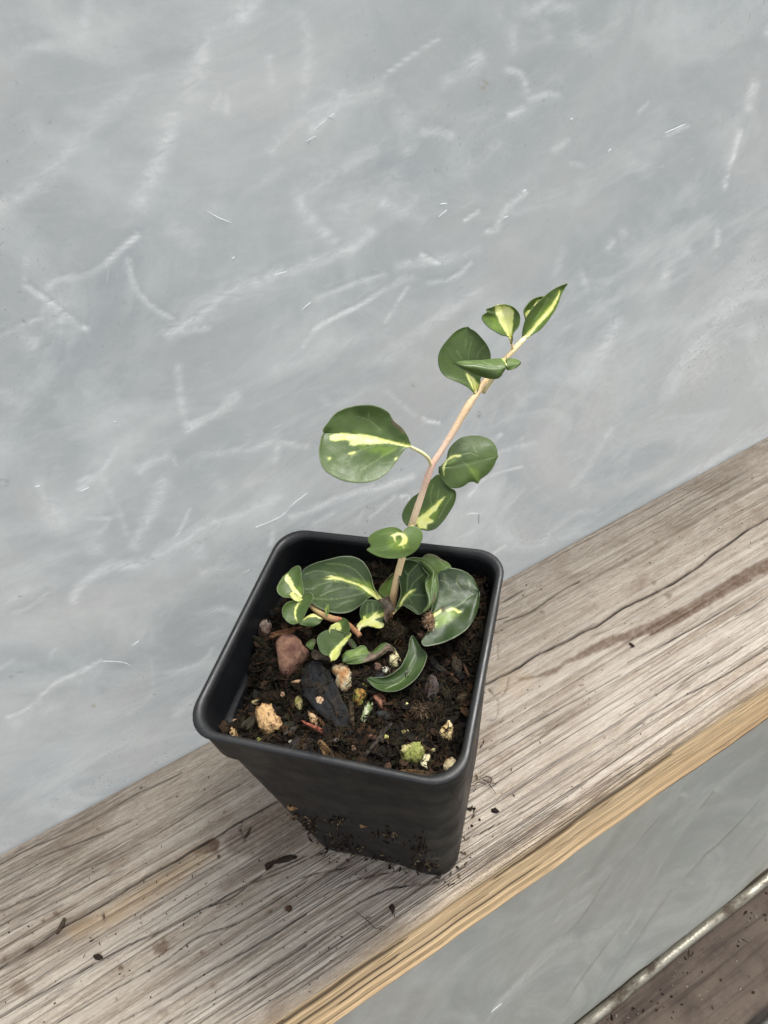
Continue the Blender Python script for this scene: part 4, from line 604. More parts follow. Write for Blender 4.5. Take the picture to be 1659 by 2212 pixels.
for i, (c, pts, col, col2, lab, th, n) in enumerate([
    ('I', [(1155,895),(1200,915),(1300,950),(1400,995),(1480,1035),(1500,1070),(1480,1090),(1400,1070),(1330,1020),(1250,970),(1170,930)], (.34, .10, .065), (.16, .05, .035), 'red brown wood sliver crossing the front of the charcoal slab', .0007, (0, -.2, 1)),
    ('I', [(1310,1085),(1360,1085),(1420,1160),(1470,1240),(1492,1305),(1400,1290),(1350,1210),(1310,1130)], (.21, .13, .055), (.08, .045, .02), 'yellow brown stick of wood standing against the front rim', .0010, (0, -.4, 1)),
    ('I', [(1040,520),(1090,495),(1150,492),(1200,482),(1165,512),(1130,527),(1080,522)], (.62, .40, .22), (.45, .26, .14), 'thin pale tan flake between the stone and the charcoal slab', .0003, (0, -.2, 1)),
    ('A', [(705,1090),(730,1050),(820,1030),(930,1005),(1020,990),(1085,1005),(1040,1030),(940,1055),(840,1085),(750,1110)], (.30, .14, .065), (.12, .055, .03), 'long reddish brown bark strip below the side shoot near the left wall', .0009, (0, -.3, 1)),
    ('G', [(315,590),(370,570),(410,600),(440,660),(435,730),(395,720),(350,670),(325,630)], (.30, .14, .09), (.18, .08, .05), 'flat reddish brown bark chip right of the green pumice', .0008, (.1, -.3, 1)),
    ('G', [(805,440),(845,398),(880,430),(905,500),(905,570),(860,645),(800,620),(785,540)], (.085, .065, .058), (.045, .035, .032), 'dark bark flake with a brown tip right of the curled leaf', .0008, (0, -.3, 1)),
    ('G', [(265,950),(330,955),(415,985),(408,1025),(330,1005),(270,985)], (.15, .08, .055), (.07, .04, .03), 'short brown bark stick in the front middle of the pot', .0008, (0, -.2, 1)),
    ('G', [(380,920),(480,840),(485,865),(420,950),(330,1060),(240,1160),(230,1140),(300,1040)], (.055, .047, .040), (.03, .025, .02), 'long grey brown splinter pointing at the front rim', .0006, (0, -.2, 1)),
    ('G', [(520,1285),(600,1262),(720,1270),(860,1290),(882,1330),(800,1345),(660,1330),(540,1310)], (.13, .075, .028), (.05, .03, .015), 'long glossy brown wood piece lying along the front rim', .0012, (0, -.3, 1)),
    ('A', [(570,940),(590,945),(605,1010),(600,1060),(575,1010)], (.13, .06, .035), (.07, .03, .02), 'small upright brown splinter at the left wall', .0006, (0, -.3, 1)),
    ('I', [(450,800),(490,750),(540,775),(520,815),(470,840)], (.045, .037, .03), (.02, .018, .015), 'round edged dark bark flake near the left wall', .0008, (0, -.2, 1)),
    ('I', [(560,930),(640,870),(700,850),(700,900),(650,980),(570,990)], (.045, .043, .026), (.02, .02, .014), 'dark bark flake left of the large tan pumice', .0008, (0, -.2, 1)),
    ('I', [(970,920),(1080,905),(1100,940),(1010,960)], (.04, .04, .025), (.02, .02, .013), 'small dark flake right of the large tan pumice', .0006, (0, -.2, 1)),
    ('I', [(970,1040),(1030,970),(1110,950),(1110,985),(1040,1030)], (.06, .05, .042), (.03, .025, .02), 'grey brown flake in front of the large tan pumice', .0006, (0, -.2, 1)),
    ('I', [(1110,1120),(1180,1085),(1230,1110),(1210,1180),(1130,1180)], (.075, .062, .055), (.035, .03, .026), 'pale grey bark flake close to the front rim', .0006, (0, -.2, 1)),
    ('I', [(1010,1190),(1070,1080),(1130,1050),(1130,1110),(1090,1210)], (.03, .026, .028), (.02, .017, .017), 'dark purplish flake leaning on the front rim', .0007, (0, -.2, 1)),
    ('I', [(1405,900),(1420,840),(1450,700),(1458,840),(1445,950),(1415,950)], (.075, .055, .047), (.04, .03, .025), 'thin brown splinter standing on the charcoal slab', .0006, (0, -.2, 1)),
    ('I', [(1455,705),(1500,712),(1560,770),(1540,775),(1470,740)], (.15, .07, .055), (.09, .04, .03), 'small red brown chip on the right part of the charcoal slab', .0005, (0, -.2, 1)),
    ('G', [(480,385),(570,340),(578,368),(500,400)], (.05, .033, .022), (.03, .02, .013), 'short brown twig piece inside the curled leaf', .0007, (0, -.2, 1)),
    ('G', [(100,660),(135,650),(145,760),(150,870),(130,870),(110,780)], (.085, .06, .033), (.04, .03, .017), 'narrow brown stick between the charcoal slab and the mossy perlite', .0006, (0, -.2, 1)),
    ('G', [(345,745),(420,740),(480,780),(465,820),(400,800),(350,775)], (.03, .034, .034), (.018, .02, .02), 'dark grey flake below the reddish brown chip', .0007, (0, -.2, 1)),
    ('G', [(1065,630),(1110,590),(1165,590),(1150,635),(1090,650)], (.075, .06, .033), (.04, .03, .018), 'olive brown flake near the right wall', .0007, (0, -.2, 1)),
    ('G', [(1020,300),(1060,250),(1110,290),(1120,370),(1080,400),(1040,370)], (.05, .04, .026), (.028, .022, .015), 'dark squarish bark flake near the right wall', .0008, (0, -.2, 1)),
    ('G', [(1120,310),(1150,330),(1195,430),(1165,425)], (.12, .05, .03), (.06, .03, .02), 'thin red brown splinter by the right wall', .0006, (0, -.2, 1)),
    ('G', [(800,250),(850,240),(920,330),(980,380),(930,400),(850,330)], (.028, .028, .028), (.018, .017, .017), 'black bark flake right of the tip of the curled leaf', .0008, (0, -.2, 1)),
    ('G', [(415,1230),(470,1200),(480,1290),(430,1300)], (.075, .04, .025), (.04, .02, .014), 'brown bark stub at the middle of the front rim', .0008, (0, -.2, 1)),
    ('G', [(550,1200),(580,1150),(600,1200),(590,1255),(560,1250)], (.085, .06, .035), (.04, .03, .018), 'small brown flake left below the mossy pumice', .0006, (0, -.2, 1)),
    ('G', [(770,1050),(800,1060),(850,1100),(850,1125),(800,1090)], (.16, .10, .042), (.08, .05, .02), 'thin yellow brown straw right of the mossy pumice', .0005, (0, -.2, 1)),
    ('C', [(715,1560),(770,1510),(850,1530),(860,1600),(830,1650),(760,1630)], (.055, .036, .024), (.03, .02, .014), 'rounded dark flake right of the reddish bark strip', .0008, (0, -.2, 1))]):
    chip('bark_chip', c, pts, col, lab, 'bark', th, n, .0009, i+5, col2, group=GB)
def clod(name, c, cx, cy, rx, ry, label, cols, seed, nf=160, flen=(.0007, .0018), zl=.0006):
    root_o = rock(name, c, ell(cx, cy, rx*.8, ry*.8, seed), cols[0], MBITS, label, 'soil clod', None, .9, seed, .2, zl, cols[1])
    b = root_o; V0 = np.array([v.co for v in b.data.vertices]); r = np.random.default_rng(seed); cc = np.array(b.location)
    idx = r.integers(0, len(V0), nf); sp = [V0[i]*1.02 for i in idx]
    fibres('fibre', sp, None, cols, flen, .00012, seed, MBITS, b, up=.8)
clod('soil_clod', 'D', 760, 1560, 300, 220, 'rounded dark clod of soil at the foot of the main stem', [(.045, .032, .018), (.02, .016, .01), (.10, .065, .035), (.04, .045, .015)], 31, 300, zl=.0025)
clod('fibre_tuft', 'D', 1410, 1350, 105, 150, 'tan fibrous tuft resting against the large round leaf', [(.40, .25, .14), (.22, .13, .075), (.60, .44, .29)], 32, 150, (.0007, .0016), .0075)
clod('fibre_tuft', 'D', 1300, 1600, 62, 42, 'small pinkish brown fibrous tuft below the bigger tan tuft', [(.20, .12, .085), (.12, .07, .05)], 33, 50, (.0006, .0012), .005)
clod('fibre_tuft', 'G', 740, 740, 70, 60, 'brown fibrous root tuft in the right middle of the pot', [(.12, .08, .05), (.06, .04, .025), (.2, .14, .09)], 34, 110, (.0009, .002), .0015)
clod('soil_clod', 'D', 1180, 1450, 140, 130, 'dark crumbly clod between the stem and the tan tuft', [(.03, .022, .014), (.016, .013, .009), (.06, .04, .02)], 35, 140, zl=.0015)
fibres('loose_fibres', soil_spots(420, 29, .0021), 'loose brown fibres lying over the stones and bark in the pot', [(.04, .026, .014), (.022, .024, .009), (.09, .055, .03), (.012, .009, .006)], (.0015, .005), .0001, 38)
scatter('loose_crumbs', soil_spots(900, 33, .0016), 'dark crumbs and dust lying over the stones and bark in the pot', DK, MBITS, lambda r: (r.uniform(.0002, .0007), r.uniform(.0001, .0003), r.uniform(.0001, .0002)), seed=39)
# ------------------------------------------------------------------ plant
S0 = np.array([.0112, .0071, .0785]); NS = unit((-.15, 1, 0))
def on_stem(px, py): return hit(px, py, S0, NS)
def px_r(P, wpx): return wpx/2*((P-CP) @ -CR[:, 2])/PF
PLANT = empty('variegated_plant', tuple(S0)); tag(PLANT, 'young variegated plant with round green and cream leaves rooted in the black pot', 'plant')
bpy.context.view_layer.update(); PINV = PLANT.matrix_world.inverted()
def part(name, me, mat, label=None):
    o = link(name, me, mat, PLANT); o.matrix_parent_inverse = PINV
    if label: o['label'] = label
    return o
def stem(name, pix, wid, cols, place, label=None, parent=None, n=60, nodes=()):
    P = np.array([place(*p) for p in pix]); P = smooth(P, n); tt = np.linspace(0, 1, n); wd = np.interp(tt, np.linspace(0, 1, len(wid)), wid); R_ = np.array([px_r(p, q) for p, q in zip(P, wd)])
    for a in nodes: R_ *= 1+.18*np.exp(-((tt-a)/.018)**2)
    V, F = tube_mesh(P, R_, 14); me = mesh(name, V, F); c = np.stack([np.interp(tt, np.linspace(0, 1, len(cols)), [q[k] for q in cols]) for k in range(3)], 1); c = np.repeat(c, 14, 0)
    ang = np.tile(np.arange(14), n); c = c*(1+.12*(fbm(ang*.9, np.repeat(tt, 14)*9, 2, 5)-.5))[:, None]; attr(me, 'mask', np.clip(c, 0, 1)); return part(name, me, MST, label)
TAN, PINK, YEL, BRN = (.88, .64, .38), (.84, .54, .42), (.82, .72, .40), (.42, .21, .11)
stem('stem', [(838,1345),(843,1325),(849,1294),(857,1251),(868,1208),(891,1129),(909,1075),(923,1033),(936,1000),(948,982),(978,934),(1017,868),(1034,846),(1047,823),(1100,766),(1119,746),(1133,730)], [16,16,16,15,15,15,15,15,13,13,13,15,15,13,12,11,10], [(.55,.30,.17),(.78,.52,.27),(.84,.62,.34),(.84,.65,.38),(.86,.66,.42),(.88,.68,.46),PINK,(.84,.60,.44),TAN,TAN,(.84,.62,.34),YEL], on_stem, 'upright tan main stem', nodes=(.53, .755, .965))
def flat_at(z): return lambda x, y: hitz(x, y, z)
stem('stem', [*map(tuple, T('C', [(690,960),(760,990),(840,1050),(950,1150),(1100,1245),(1250,1300),(1340,1310)]))], [9,10,14,14,14,13], [YEL,(.62,.46,.22),(.52,.36,.16),BRN], flat_at(.0855), 'short yellowish side shoot')
stem('stem', [*map(tuple, T('C', [(1350,1300),(1450,1360),(1540,1420),(1600,1480),(1690,1560)]))]+[tuple(T('D', [(170, 1600)])[0])], [10,11,11,12,11], [BRN,(.42,.19,.08),(.42,.20,.09),BRN], lambda x, y: hitz(x, y, .0848-.000010*max(0, x-890)*1), 'brown lower part of the side shoot')
def leaf(base, left, tip, right, mid, crop, anchor, n, tone=.4, cream=(), lime=(), dead=(), veins=(), rimv=.5, cup=0., droop=0., ripple=.0002, seed=0, label=None, soft=2.0, place=None, th=.00022, deadall=0., limeall=0., creamall=0., name='leaf', NU=64, NV=25):
    tf = lambda p: T(crop, p)
    Lp = smooth(tf([base]+left+[tip]), NU); Rp = smooth(tf([base]+right[::-1]+[tip]) if False else tf([base]+list(right)+[tip]), NU); Mp = smooth(tf([base]+mid+[tip]), NU)
    v = np.linspace(-1, 1, 2*NV-1); G = np.zeros((NU, len(v), 2))
    for j, a in enumerate(v): G[:, j] = Mp*(1-abs(a))+(Lp if a < 0 else Rp)*abs(a)
    if anchor == 'stem': P0 = on_stem(*tf([base])[0])
    elif isinstance(anchor, tuple): P0 = hit(*tf([base])[0], S0+np.array([0, anchor[0], 0]), NS)
    else: P0 = hitz(*tf([base])[0], anchor)
    n = unit(n); D_ = rays(G.reshape(-1, 2)); t = ((P0-CP) @ n)/(D_ @ n); W = CP+D_*t[:, None]; dh = D_/np.linalg.norm(D_, axis=1)[:, None]
    U, VV = np.meshgrid(np.linspace(0, 1, NU), v, indexing='ij'); U, VV = U.ravel(), VV.ravel(); q = G.reshape(-1, 2)
    wfac = np.sin(np.pi*np.clip(U, .02, .98))**.6
    size = np.linalg.norm(W.reshape(NU, -1, 3)[-1, NV-1]-P0)
    d = cup*(VV**2)*wfac-droop*U**2+ripple*(fbm(q[:, 0]/40, q[:, 1]/40, 2, 300+seed)-.5)*3+ripple*1.6*np.sin(U*9+VV*3+seed)*np.abs(VV)**2
    d = d-size*.014*np.exp(-(VV/.09)**2)*np.clip(1-U*.8, 0, 1)        # midrib groove
    W = W-dh*d[:, None]
    Wg = W.reshape(NU, -1, 3); nr = np.cross(np.gradient(Wg, axis=0), np.gradient(Wg, axis=1)).reshape(-1, 3); nr /= np.linalg.norm(nr, axis=1)[:, None]+1e-12; sg = np.sign((nr*-dh).sum(1).mean()); nr *= sg
    # colour
    jit = 1.6*(np.stack([fbm(q[:, 0]/4, q[:, 1]/4, 3, 7+seed), fbm(q[:, 0]/4, q[:, 1]/4, 3, 17+seed)], 1)-.5)*2; Qj = q+jit
    m = np.zeros((len(q), 4)); m[:, 0] = creamall; m[:, 2] = limeall; m[:, 3] = deadall
    for p in cream: m[:, 0] = np.maximum(m[:, 0], poly_mask(Qj, tf(p), soft*.6))
    for p in cream: m[:, 2] = np.maximum(m[:, 2], .75*poly_mask(Qj, tf(p), 5.5))
    for p in lime: m[:, 2] = np.maximum(m[:, 2], poly_mask(Qj, tf(p), soft*2.5))
    for p in dead: m[:, 3] = np.maximum(m[:, 3], poly_mask(Qj, tf(p), soft*1.2))
    gv = np.zeros(len(q))
    for p in veins: gv = np.maximum(gv, line_mask(q, smooth(tf(p), 24), 1.15)); 
    # faint side veins
    for k in range(1, 6):
        u0 = .06+.13*k; w_ = U-u0-.30*np.abs(VV)**1.2; sv = np.exp(-(w_/.010)**2)*.09*(np.abs(VV) < .9)*(1-np.abs(VV)*.6); gv = np.maximum(gv, sv)
    gv = np.maximum(gv, np.exp(-(VV/.022)**2)*.30*(1-U)); m[:, 1] = gv
    W = W-nr*(gv*.00008)[:, None]
    tn = np.zeros((len(q), 4)); tn[:, 0] = np.clip(tone+.25*(fbm(q[:, 0]/30, q[:, 1]/30, 3, 400+seed)-.5), 0, 1); tn[:, 1] = np.clip((np.abs(VV)-.955)/.04, 0, 1)*rimv
    nvv = len(v); A = W; B_ = W-nr*th*(1-.6*(np.abs(VV) > .97))[:, None]; N_ = len(A); F = np.vstack([grid_faces(NU, nvv), grid_faces(NU, nvv, N_, True)])
    e = []; bd = [i*nvv for i in range(NU)]+[(NU-1)*nvv+j for j in range(1, nvv)]+[i*nvv+nvv-1 for i in range(NU-2, -1, -1)]+[j for j in range(nvv-2, 0, -1)]
    for a, b in zip(bd, bd[1:]+bd[:1]): e.append((a, b, b+N_, a+N_))
    F = np.vstack([F, np.array(e)[:, ::-1]]); me = mesh(name, np.vstack([A, B_]), F); attr(me, 'mask', np.clip(np.vstack([m, m]), 0, 1)); attr(me, 'tone', np.vstack([tn, tn])); part(name, me, ML, label)
def petiole(crop, pts, wd, place, cols, label=None): stem('petiole', [*map(tuple, T(crop, pts))], [tw(crop, x) for x in wd], cols, place, label, n=24)
NC = (-.25, -.75, .62)      # facing the camera side and up
# top pair
leaf((968,704), [(972,620),(1000,520),(1040,450),(1110,372),(1180,305),(1250,252),(1320,220)], (1372,205), [(1012,690),(1060,655),(1120,620),(1190,545),(1250,460),(1288,385),(1312,310),(1345,245)], [(1060,615),(1150,505),(1240,395),(1300,290)], 'E', 'stem', (-.05, -.8, .5), .55,
     cream=[[(975,705),(1010,650),(1055,600),(1100,540),(1160,470),(1230,385),(1285,310),(1303,262),(1310,268),(1290,350),(1250,425),(1190,500),(1120,570),(1060,640),(1012,695),(985,715)]], lime=[[(985,690),(1050,560),(1130,450),(1300,280),(1290,370),(1180,530),(1040,670)]], veins=[[(1080,520),(1150,420),(1200,330)]], rimv=.2, cup=.0015, seed=1, label='longest pointed leaf at the top of the stem')
leaf((1000,530), [(985,460),(1000,415),(1050,355),(1110,325)], (1180,320), [(1020,500),(1060,455),(1110,395),(1160,345)], [(1015,460),(1060,400),(1115,355)], 'E', (.0018,), (-.2, -.6, .6), .5, cream=[[(1000,525),(995,470),(1015,440),(1045,440),(1030,480)],[(1070,400),(1100,350),(1150,335),(1120,370),(1085,395)]], limeall=.35, rimv=.2, cup=.001, seed=2)
leaf((868,742), [(850,680),(815,664),(780,660),(720,628),(655,588),(612,535),(607,492),(650,460),(643,433),(685,420),(730,402)], (795,393), [(876,700),(876,665),(895,630),(935,585),(949,530),(943,480),(905,430),(855,403)], [(850,640),(830,560),(808,470)], 'E', 'stem', (0, -.8, .5), .42,
     cream=[[(728,402),(790,394),(855,412),(892,450),(888,520),(880,600),(873,660),(870,730),(860,740),(845,680),(800,610),(762,550),(738,490),(722,440)]], lime=[[(610,500),(740,500),(820,640),(700,600)]], rimv=.2, cup=.0022, seed=3, label='small fan shaped leaf with a broad cream centre')
petiole('E', [(880,785),(876,760),(868,725),(855,690)], [24,20,18,14], on_stem, [TAN, YEL])
leaf((545,1192), [(520,1165),(480,1130),(400,1090),(300,1052),(240,1000),(212,920),(215,840),(250,765),(310,690),(370,632),(430,603)], (480,597), [(565,1165),(585,1100),(600,1040),(645,1000),(680,950),(685,880),(680,820),(650,755),(600,690),(545,632)], [(515,1100),(480,1010),(465,880),(475,740)], 'E', 'stem', NC, .42,
     cream=[[(462,1008),(500,1030),(545,1065),(575,1110),(572,1140),(550,1195),(530,1160),(500,1110),(472,1050)]], veins=[[(480,890),(488,810),(510,730)],[(560,865),(590,800),(640,755)],[(460,760),(462,700)],[(430,880),(380,800)]], rimv=.1, cup=.0012, droop=0, seed=4, label='large round plain green leaf below the top pair')
leaf((345,915), [(420,897),(520,892),(600,888),(640,885),(700,878),(770,873),(808,882)], (826,945), [(400,955),(470,992),(560,1027),(650,1056),(730,1061),(775,1040),(800,1000),(815,978)], [(450,930),(550,935),(650,955),(745,965)], 'E', (-.006,), (-.1, -.45, .85), .5,
     cream=[[(778,873),(812,884),(826,935),(812,905),(795,885)]], veins=[[(600,888),(650,918),(722,952)],[(440,905),(520,915)]], rimv=.05, cup=-.002, seed=5, label='leaf folded across the stem, seen edge up')
leaf((822,935), [(822,880),(870,874),(920,883),(948,900)], (955,915), [(825,975),(860,981),(905,966),(942,940)], [(860,925),(910,918)], 'E', (-.005,), (.2, -.5, .8), .55, limeall=.1, rimv=.05, cup=-.0008, seed=6)
def bridge(c, p0, p1, off, wd, cols):
    a = on_stem(*T(c, [p0])[0]); b = hit(*T(c, [p1])[0], S0+np.array([0, off, 0]), NS); t = np.linspace(0, 1, 12)[:, None]; P = a*(1-t)+b*t+np.sin(t*math.pi)*np.array([0, 0, .0004])
    V, F = tube_mesh(P, px_r(a, wd), 10); me = mesh('petiole', V, F); attr(me, 'mask', np.tile(cols, (len(V), 1))); part('petiole', me, MST)
bridge('E', (620,1180), (815,930), -.0055, 9, YEL); bridge('F', (880,1015), (815,1085), -.003, 7, (.5, .52, .18)); bridge('F', (885,1010), (900,1020), .005, 7, (.5, .52, .18)); bridge('E', (985,705), (1003,535), .0018, 6, YEL)
# middle pair
leaf((858,447), [(838,385),(800,322),(762,287),(735,265),(715,232),(700,205),(660,178),(600,155),(530,149),(450,158),(370,180),(310,215),(260,275),(222,332)], (238,352), [(820,466),(790,505),(760,550),(720,605),(670,655),(600,695),(520,712),(440,710),(370,697),(300,665),(240,625),(208,570),(196,500),(200,440),(215,385)], [(780,430),(690,413),(600,393),(500,372),(400,362)], 'F', (-.001,), (.1, -.75, .66), .36,
     cream=[[(862,445),(800,424),(700,404),(600,380),(520,362),(430,362),(370,352),(310,358),(275,375),(278,405),(330,408),(385,400),(425,415),(420,440),(450,443),(480,432),(560,435),(620,428),(700,425),(780,440),(850,460)],[(408,500),(440,487),(468,490),(440,503),(412,509)],[(258,532),(270,526),(286,538),(272,545)],[(735,540),(752,530),(758,536),(742,545)]],
     lime=[[(560,440),(760,450),(740,480),(680,518),(640,520),(650,485),(600,492),(560,480)],[(440,345),(480,345),(520,365),(450,362)],[(480,440),(560,440),(540,470),(490,460)]], dead=[[(712,236),(730,262),(775,300),(812,345),(800,350),(760,315),(722,280)]],
     veins=[[(462,493),(530,465),(600,432)],[(500,615),(600,555),(680,500),(755,455)],[(550,200),(558,240)],[(640,330),(560,260),(460,230)],[(400,560),(450,500),(500,470)]], rimv=.55, cup=.0018, droop=.002, ripple=.00025, seed=7, label='largest round leaf at the left of the stem with a cream midrib blaze')
petiole('F', [(1000,585),(985,540),(935,495),(885,468),(835,442)], [24,28,27,24,20], on_stem, [(.78,.66,.38), (.82,.78,.42), (.84,.82,.45)])
leaf((1058,602), [(1110,545),(1125,480),(1160,430),(1210,390),(1270,373),(1340,372),(1410,390),(1455,425),(1480,475)], (1481,520), [(1057,640),(1085,692),(1120,735),(1170,752),(1230,740),(1275,710),(1310,705),(1341,719),(1358,688),(1412,648),(1455,592)], [(1160,590),(1260,570),(1370,545)], 'F', 'stem', (-.05, -.65, .75), .40,
     cream=[[(1095,655),(1085,600),(1105,550),(1150,517),(1215,508),(1218,522),(1160,528),(1120,553),(1100,600)]], veins=[[(1200,514),(1280,493),(1345,518)],[(1235,560),(1290,610),(1342,705)],[(1300,430),(1330,490)]], lime=[[(1270,580),(1345,640),(1342,715),(1290,640)],[(1100,560),(1200,525),(1150,570)]], rimv=.35, cup=-.0015, droop=.001, seed=8, label='round leaf with a notched lower edge right of the stem')
leaf((888,1030), [(835,1025),(800,985),(795,935),(815,885),(862,820),(920,778),(970,720),(1010,680),(1055,648),(1090,690),(1130,742)], (1172,768), [(930,1046),(985,1057),(1040,1040),(1092,988),(1132,928),(1170,860),(1183,800)], [(955,945),(1040,868),(1105,815)], 'F', (.005,), (-.1, -.65, .7), .32,
     cream=[[(885,1020),(908,960),(950,938),(1000,893),(1055,843),(1107,810),(1062,868),(1042,908),(1002,940),(985,965),(1020,985),(1008,1000),(975,1010),(970,1042),(925,1040)]], lime=[[(920,930),(1030,850),(1100,830),(1050,930),(1030,990),(940,1045)]], veins=[[(1045,850),(1062,760)],[(1060,965),(1110,870),(1155,800)],[(1010,900),(1000,800),(1020,720)]], rimv=.35, cup=.001, seed=9, label='oval leaf behind the stem with a ragged cream base')
leaf((806,1072), [(780,1045),(730,1029),(670,1036),(600,1062),(552,1102),(550,1135),(568,1163)], (540,1195), [(825,1038),(870,1022),(915,1035),(942,1075),(938,1125),(905,1190),(860,1226),(800,1250),(720,1257),(640,1248),(575,1222)], [(775,1115),(720,1150),(640,1175)], 'F', (-.003,), (-.15, -.5, .85), .62,
     cream=[[(708,1090),(755,1070),(800,1070),(822,1092),(836,1120),(828,1148),(803,1158),(812,1190),(795,1165),(765,1165),(788,1140),(795,1112),(782,1088),(762,1086),(745,1105),(752,1140),(738,1128),(733,1100)]], lime=[[(690,1140),(740,1090),(820,1140),(850,1180),(780,1200),(700,1180)]], veins=[[(740,1140),(700,1180),(640,1200)],[(800,1080),(720,1070),(640,1080)]], rimv=.3, cup=-.0012, seed=10, label='bright green folded leaf in front of the stem, level with the back rim')
# leaves near the soil
leaf((1640,765), [(1600,715),(1568,660),(1555,590),(1530,520),(1480,450),(1400,412),(1300,411),(1200,435),(1090,465),(1010,505),(975,550)], (968,620), [(1600,768),(1560,742),(1520,762),(1460,820),(1380,870),(1300,885),(1220,875),(1140,850),(1060,800),(1005,745),(980,685)], [(1530,690),(1400,633),(1280,600),(1150,590)], 'A', .0835, (.05, -.30, 1), .13,
     cream=[[(1640,760),(1580,702),(1500,657),(1400,622),(1300,588),(1220,569),(1180,578),(1228,584),(1170,600),(1230,603),(1300,608),(1380,630),(1450,657),(1520,705),(1580,750),(1612,775)]], lime=[[(1640,760),(1560,640),(1430,600),(1250,560),(1400,650),(1560,760)]],
     veins=[[(1000,680),(1060,685),(1120,650),(1220,622),(1370,630)],[(1130,740),(1220,700),(1330,672),(1450,680),(1540,715)],[(1060,762),(1230,768),(1350,750),(1500,715)],[(1180,470),(1320,480),(1430,530),(1520,640)],[(1250,840),(1330,800),(1420,772)],[(1000,560),(1100,530),(1250,550)]], rimv=.7, cup=.0018, droop=.001, seed=11, label='large dark oval leaf with fine veins over the left half of the pot')
leaf((695,900), [(705,780),(692,640),(668,520),(660,400),(640,352),(590,340),(500,385),(440,445)], (398,482), [(640,940),(560,925),(450,913),(370,910),(290,870),(240,810),(230,730),(270,640),(335,535)], [(590,790),(500,680),(430,570)], 'C', .0885, (.05, -.4, 1), .48,
     cream=[[(400,486),(432,490),(465,550),(500,620),(550,720),(610,800),(690,880),(690,940),(600,880),(530,820),(470,720),(430,660),(380,620),(365,570),(385,540)]], lime=[[(560,760),(640,700),(690,800),(695,890)]], rimv=.6, cup=.0012, seed=12, soft=1.4)
leaf((695,950), [(640,895),(580,850),(520,818),(475,820)], (456,870), [(655,985),(600,980),(540,960),(485,925)], [(600,915),(520,875)], 'C', .0892, (0, -.3, 1), .7, creamall=.75, limeall=1, rimv=.1, seed=13, label='tiny cream leaf at the tip of the side shoot', NU=24, NV=9)
leaf((668,972), [(580,972),(500,975),(420,1000),(350,1070),(325,1150),(335,1230),(380,1310),(450,1370),(530,1392)], (605,1362), [(700,885),(750,840),(812,818),(862,845),(885,900),(868,965),(800,1085),(750,1185),(700,1285),(650,1345)], [(590,1060),(550,1150),(555,1250)], 'C', .0888, (-.05, -.45, 1), .46,
     cream=[[(668,980),(600,1015),(550,1095),(533,1200),(555,1290),(602,1348),(580,1260),(578,1180),(592,1110),(620,1030)]], rimv=.35, cup=.0014, seed=14, soft=1.4)
leaf((1062,1302), [(960,1238),(880,1202),(800,1226),(720,1285),(665,1335)], (632,1378), [(1040,1318),(1020,1350),(978,1392),(900,1430),(800,1437),(700,1408)], [(950,1275),(850,1290),(740,1335)], 'C', .0862, (0, -.4, 1), .52,
     cream=[[(1062,1300),(960,1232),(880,1198),(800,1222),(720,1270),(680,1330),(705,1318),(780,1275),(850,1268),(930,1265),(1000,1300)]], rimv=.3, cup=-.0006, seed=15, soft=1.4, NU=40, NV=15)
leaf((1135,1250), [(1100,1190),(1080,1130),(1098,1095)], (1150,1072), [(1130,1190),(1135,1140),(1150,1110)], [(1115,1180),(1118,1120)], 'C', .0882, (0, -.4, 1), .6, limeall=.7, creamall=.15, seed=16, NU=20, NV=7)
leaf((1135,1210), [(1110,1130),(1110,1060),(1135,1028)], (1178,1035), [(1165,1190),(1190,1120),(1190,1070)], [(1145,1130),(1155,1080)], 'C', .0876, (0, -.4, 1), .35, limeall=.3, seed=17, NU=20, NV=7)
leaf((1552,1560), [(1480,1555),(1350,1520),(1250,1480),(1160,1490),(1050,1530),(970,1600),(950,1680),(975,1790),(1010,1880),(1080,1940),(1155,1952)], (1208,2056), [(1545,1625),(1482,1722),(1405,1800),(1372,1880),(1335,1975),(1275,2045)], [(1440,1660),(1340,1760),(1240,1890)], 'C', .0858, (-.05, -.35, 1), .36,
     cream=[[(1552,1560),(1450,1640),(1370,1715),(1290,1800),(1210,1885),(1180,1960),(1190,2030),(1215,2060),(1290,2042),(1342,1970),(1372,1870),(1402,1792),(1480,1710),(1550,1610)]], rimv=.3, cup=.001, droop=.0008, seed=18, soft=1.4, label='leaf of the side shoot with a thick cream stripe hanging over the soil')
leaf((1385,1340), [(1290,1368),(1200,1420),(1166,1500),(1190,1580),(1240,1648)], (1300,1672), [(1400,1282),(1450,1288),(1510,1340),(1541,1420),(1530,1520),(1480,1600),(1400,1662)], [(1350,1430),(1315,1530),(1295,1610)], 'C', .0868, (-.1, -.4, 1), .36,
     cream=[[(1355,1370),(1290,1365),(1200,1420),(1165,1500),(1190,1580),(1240,1640),(1262,1600),(1262,1500),(1290,1430),(1305,1530),(1360,1540),(1372,1490),(1390,1480),(1372,1400)]], lime=[[(1150,1400),(1420,1340),(1400,1500),(1250,1660)]], rimv=.3, cup=.0012, seed=19, soft=1.4, NU=40, NV=17)
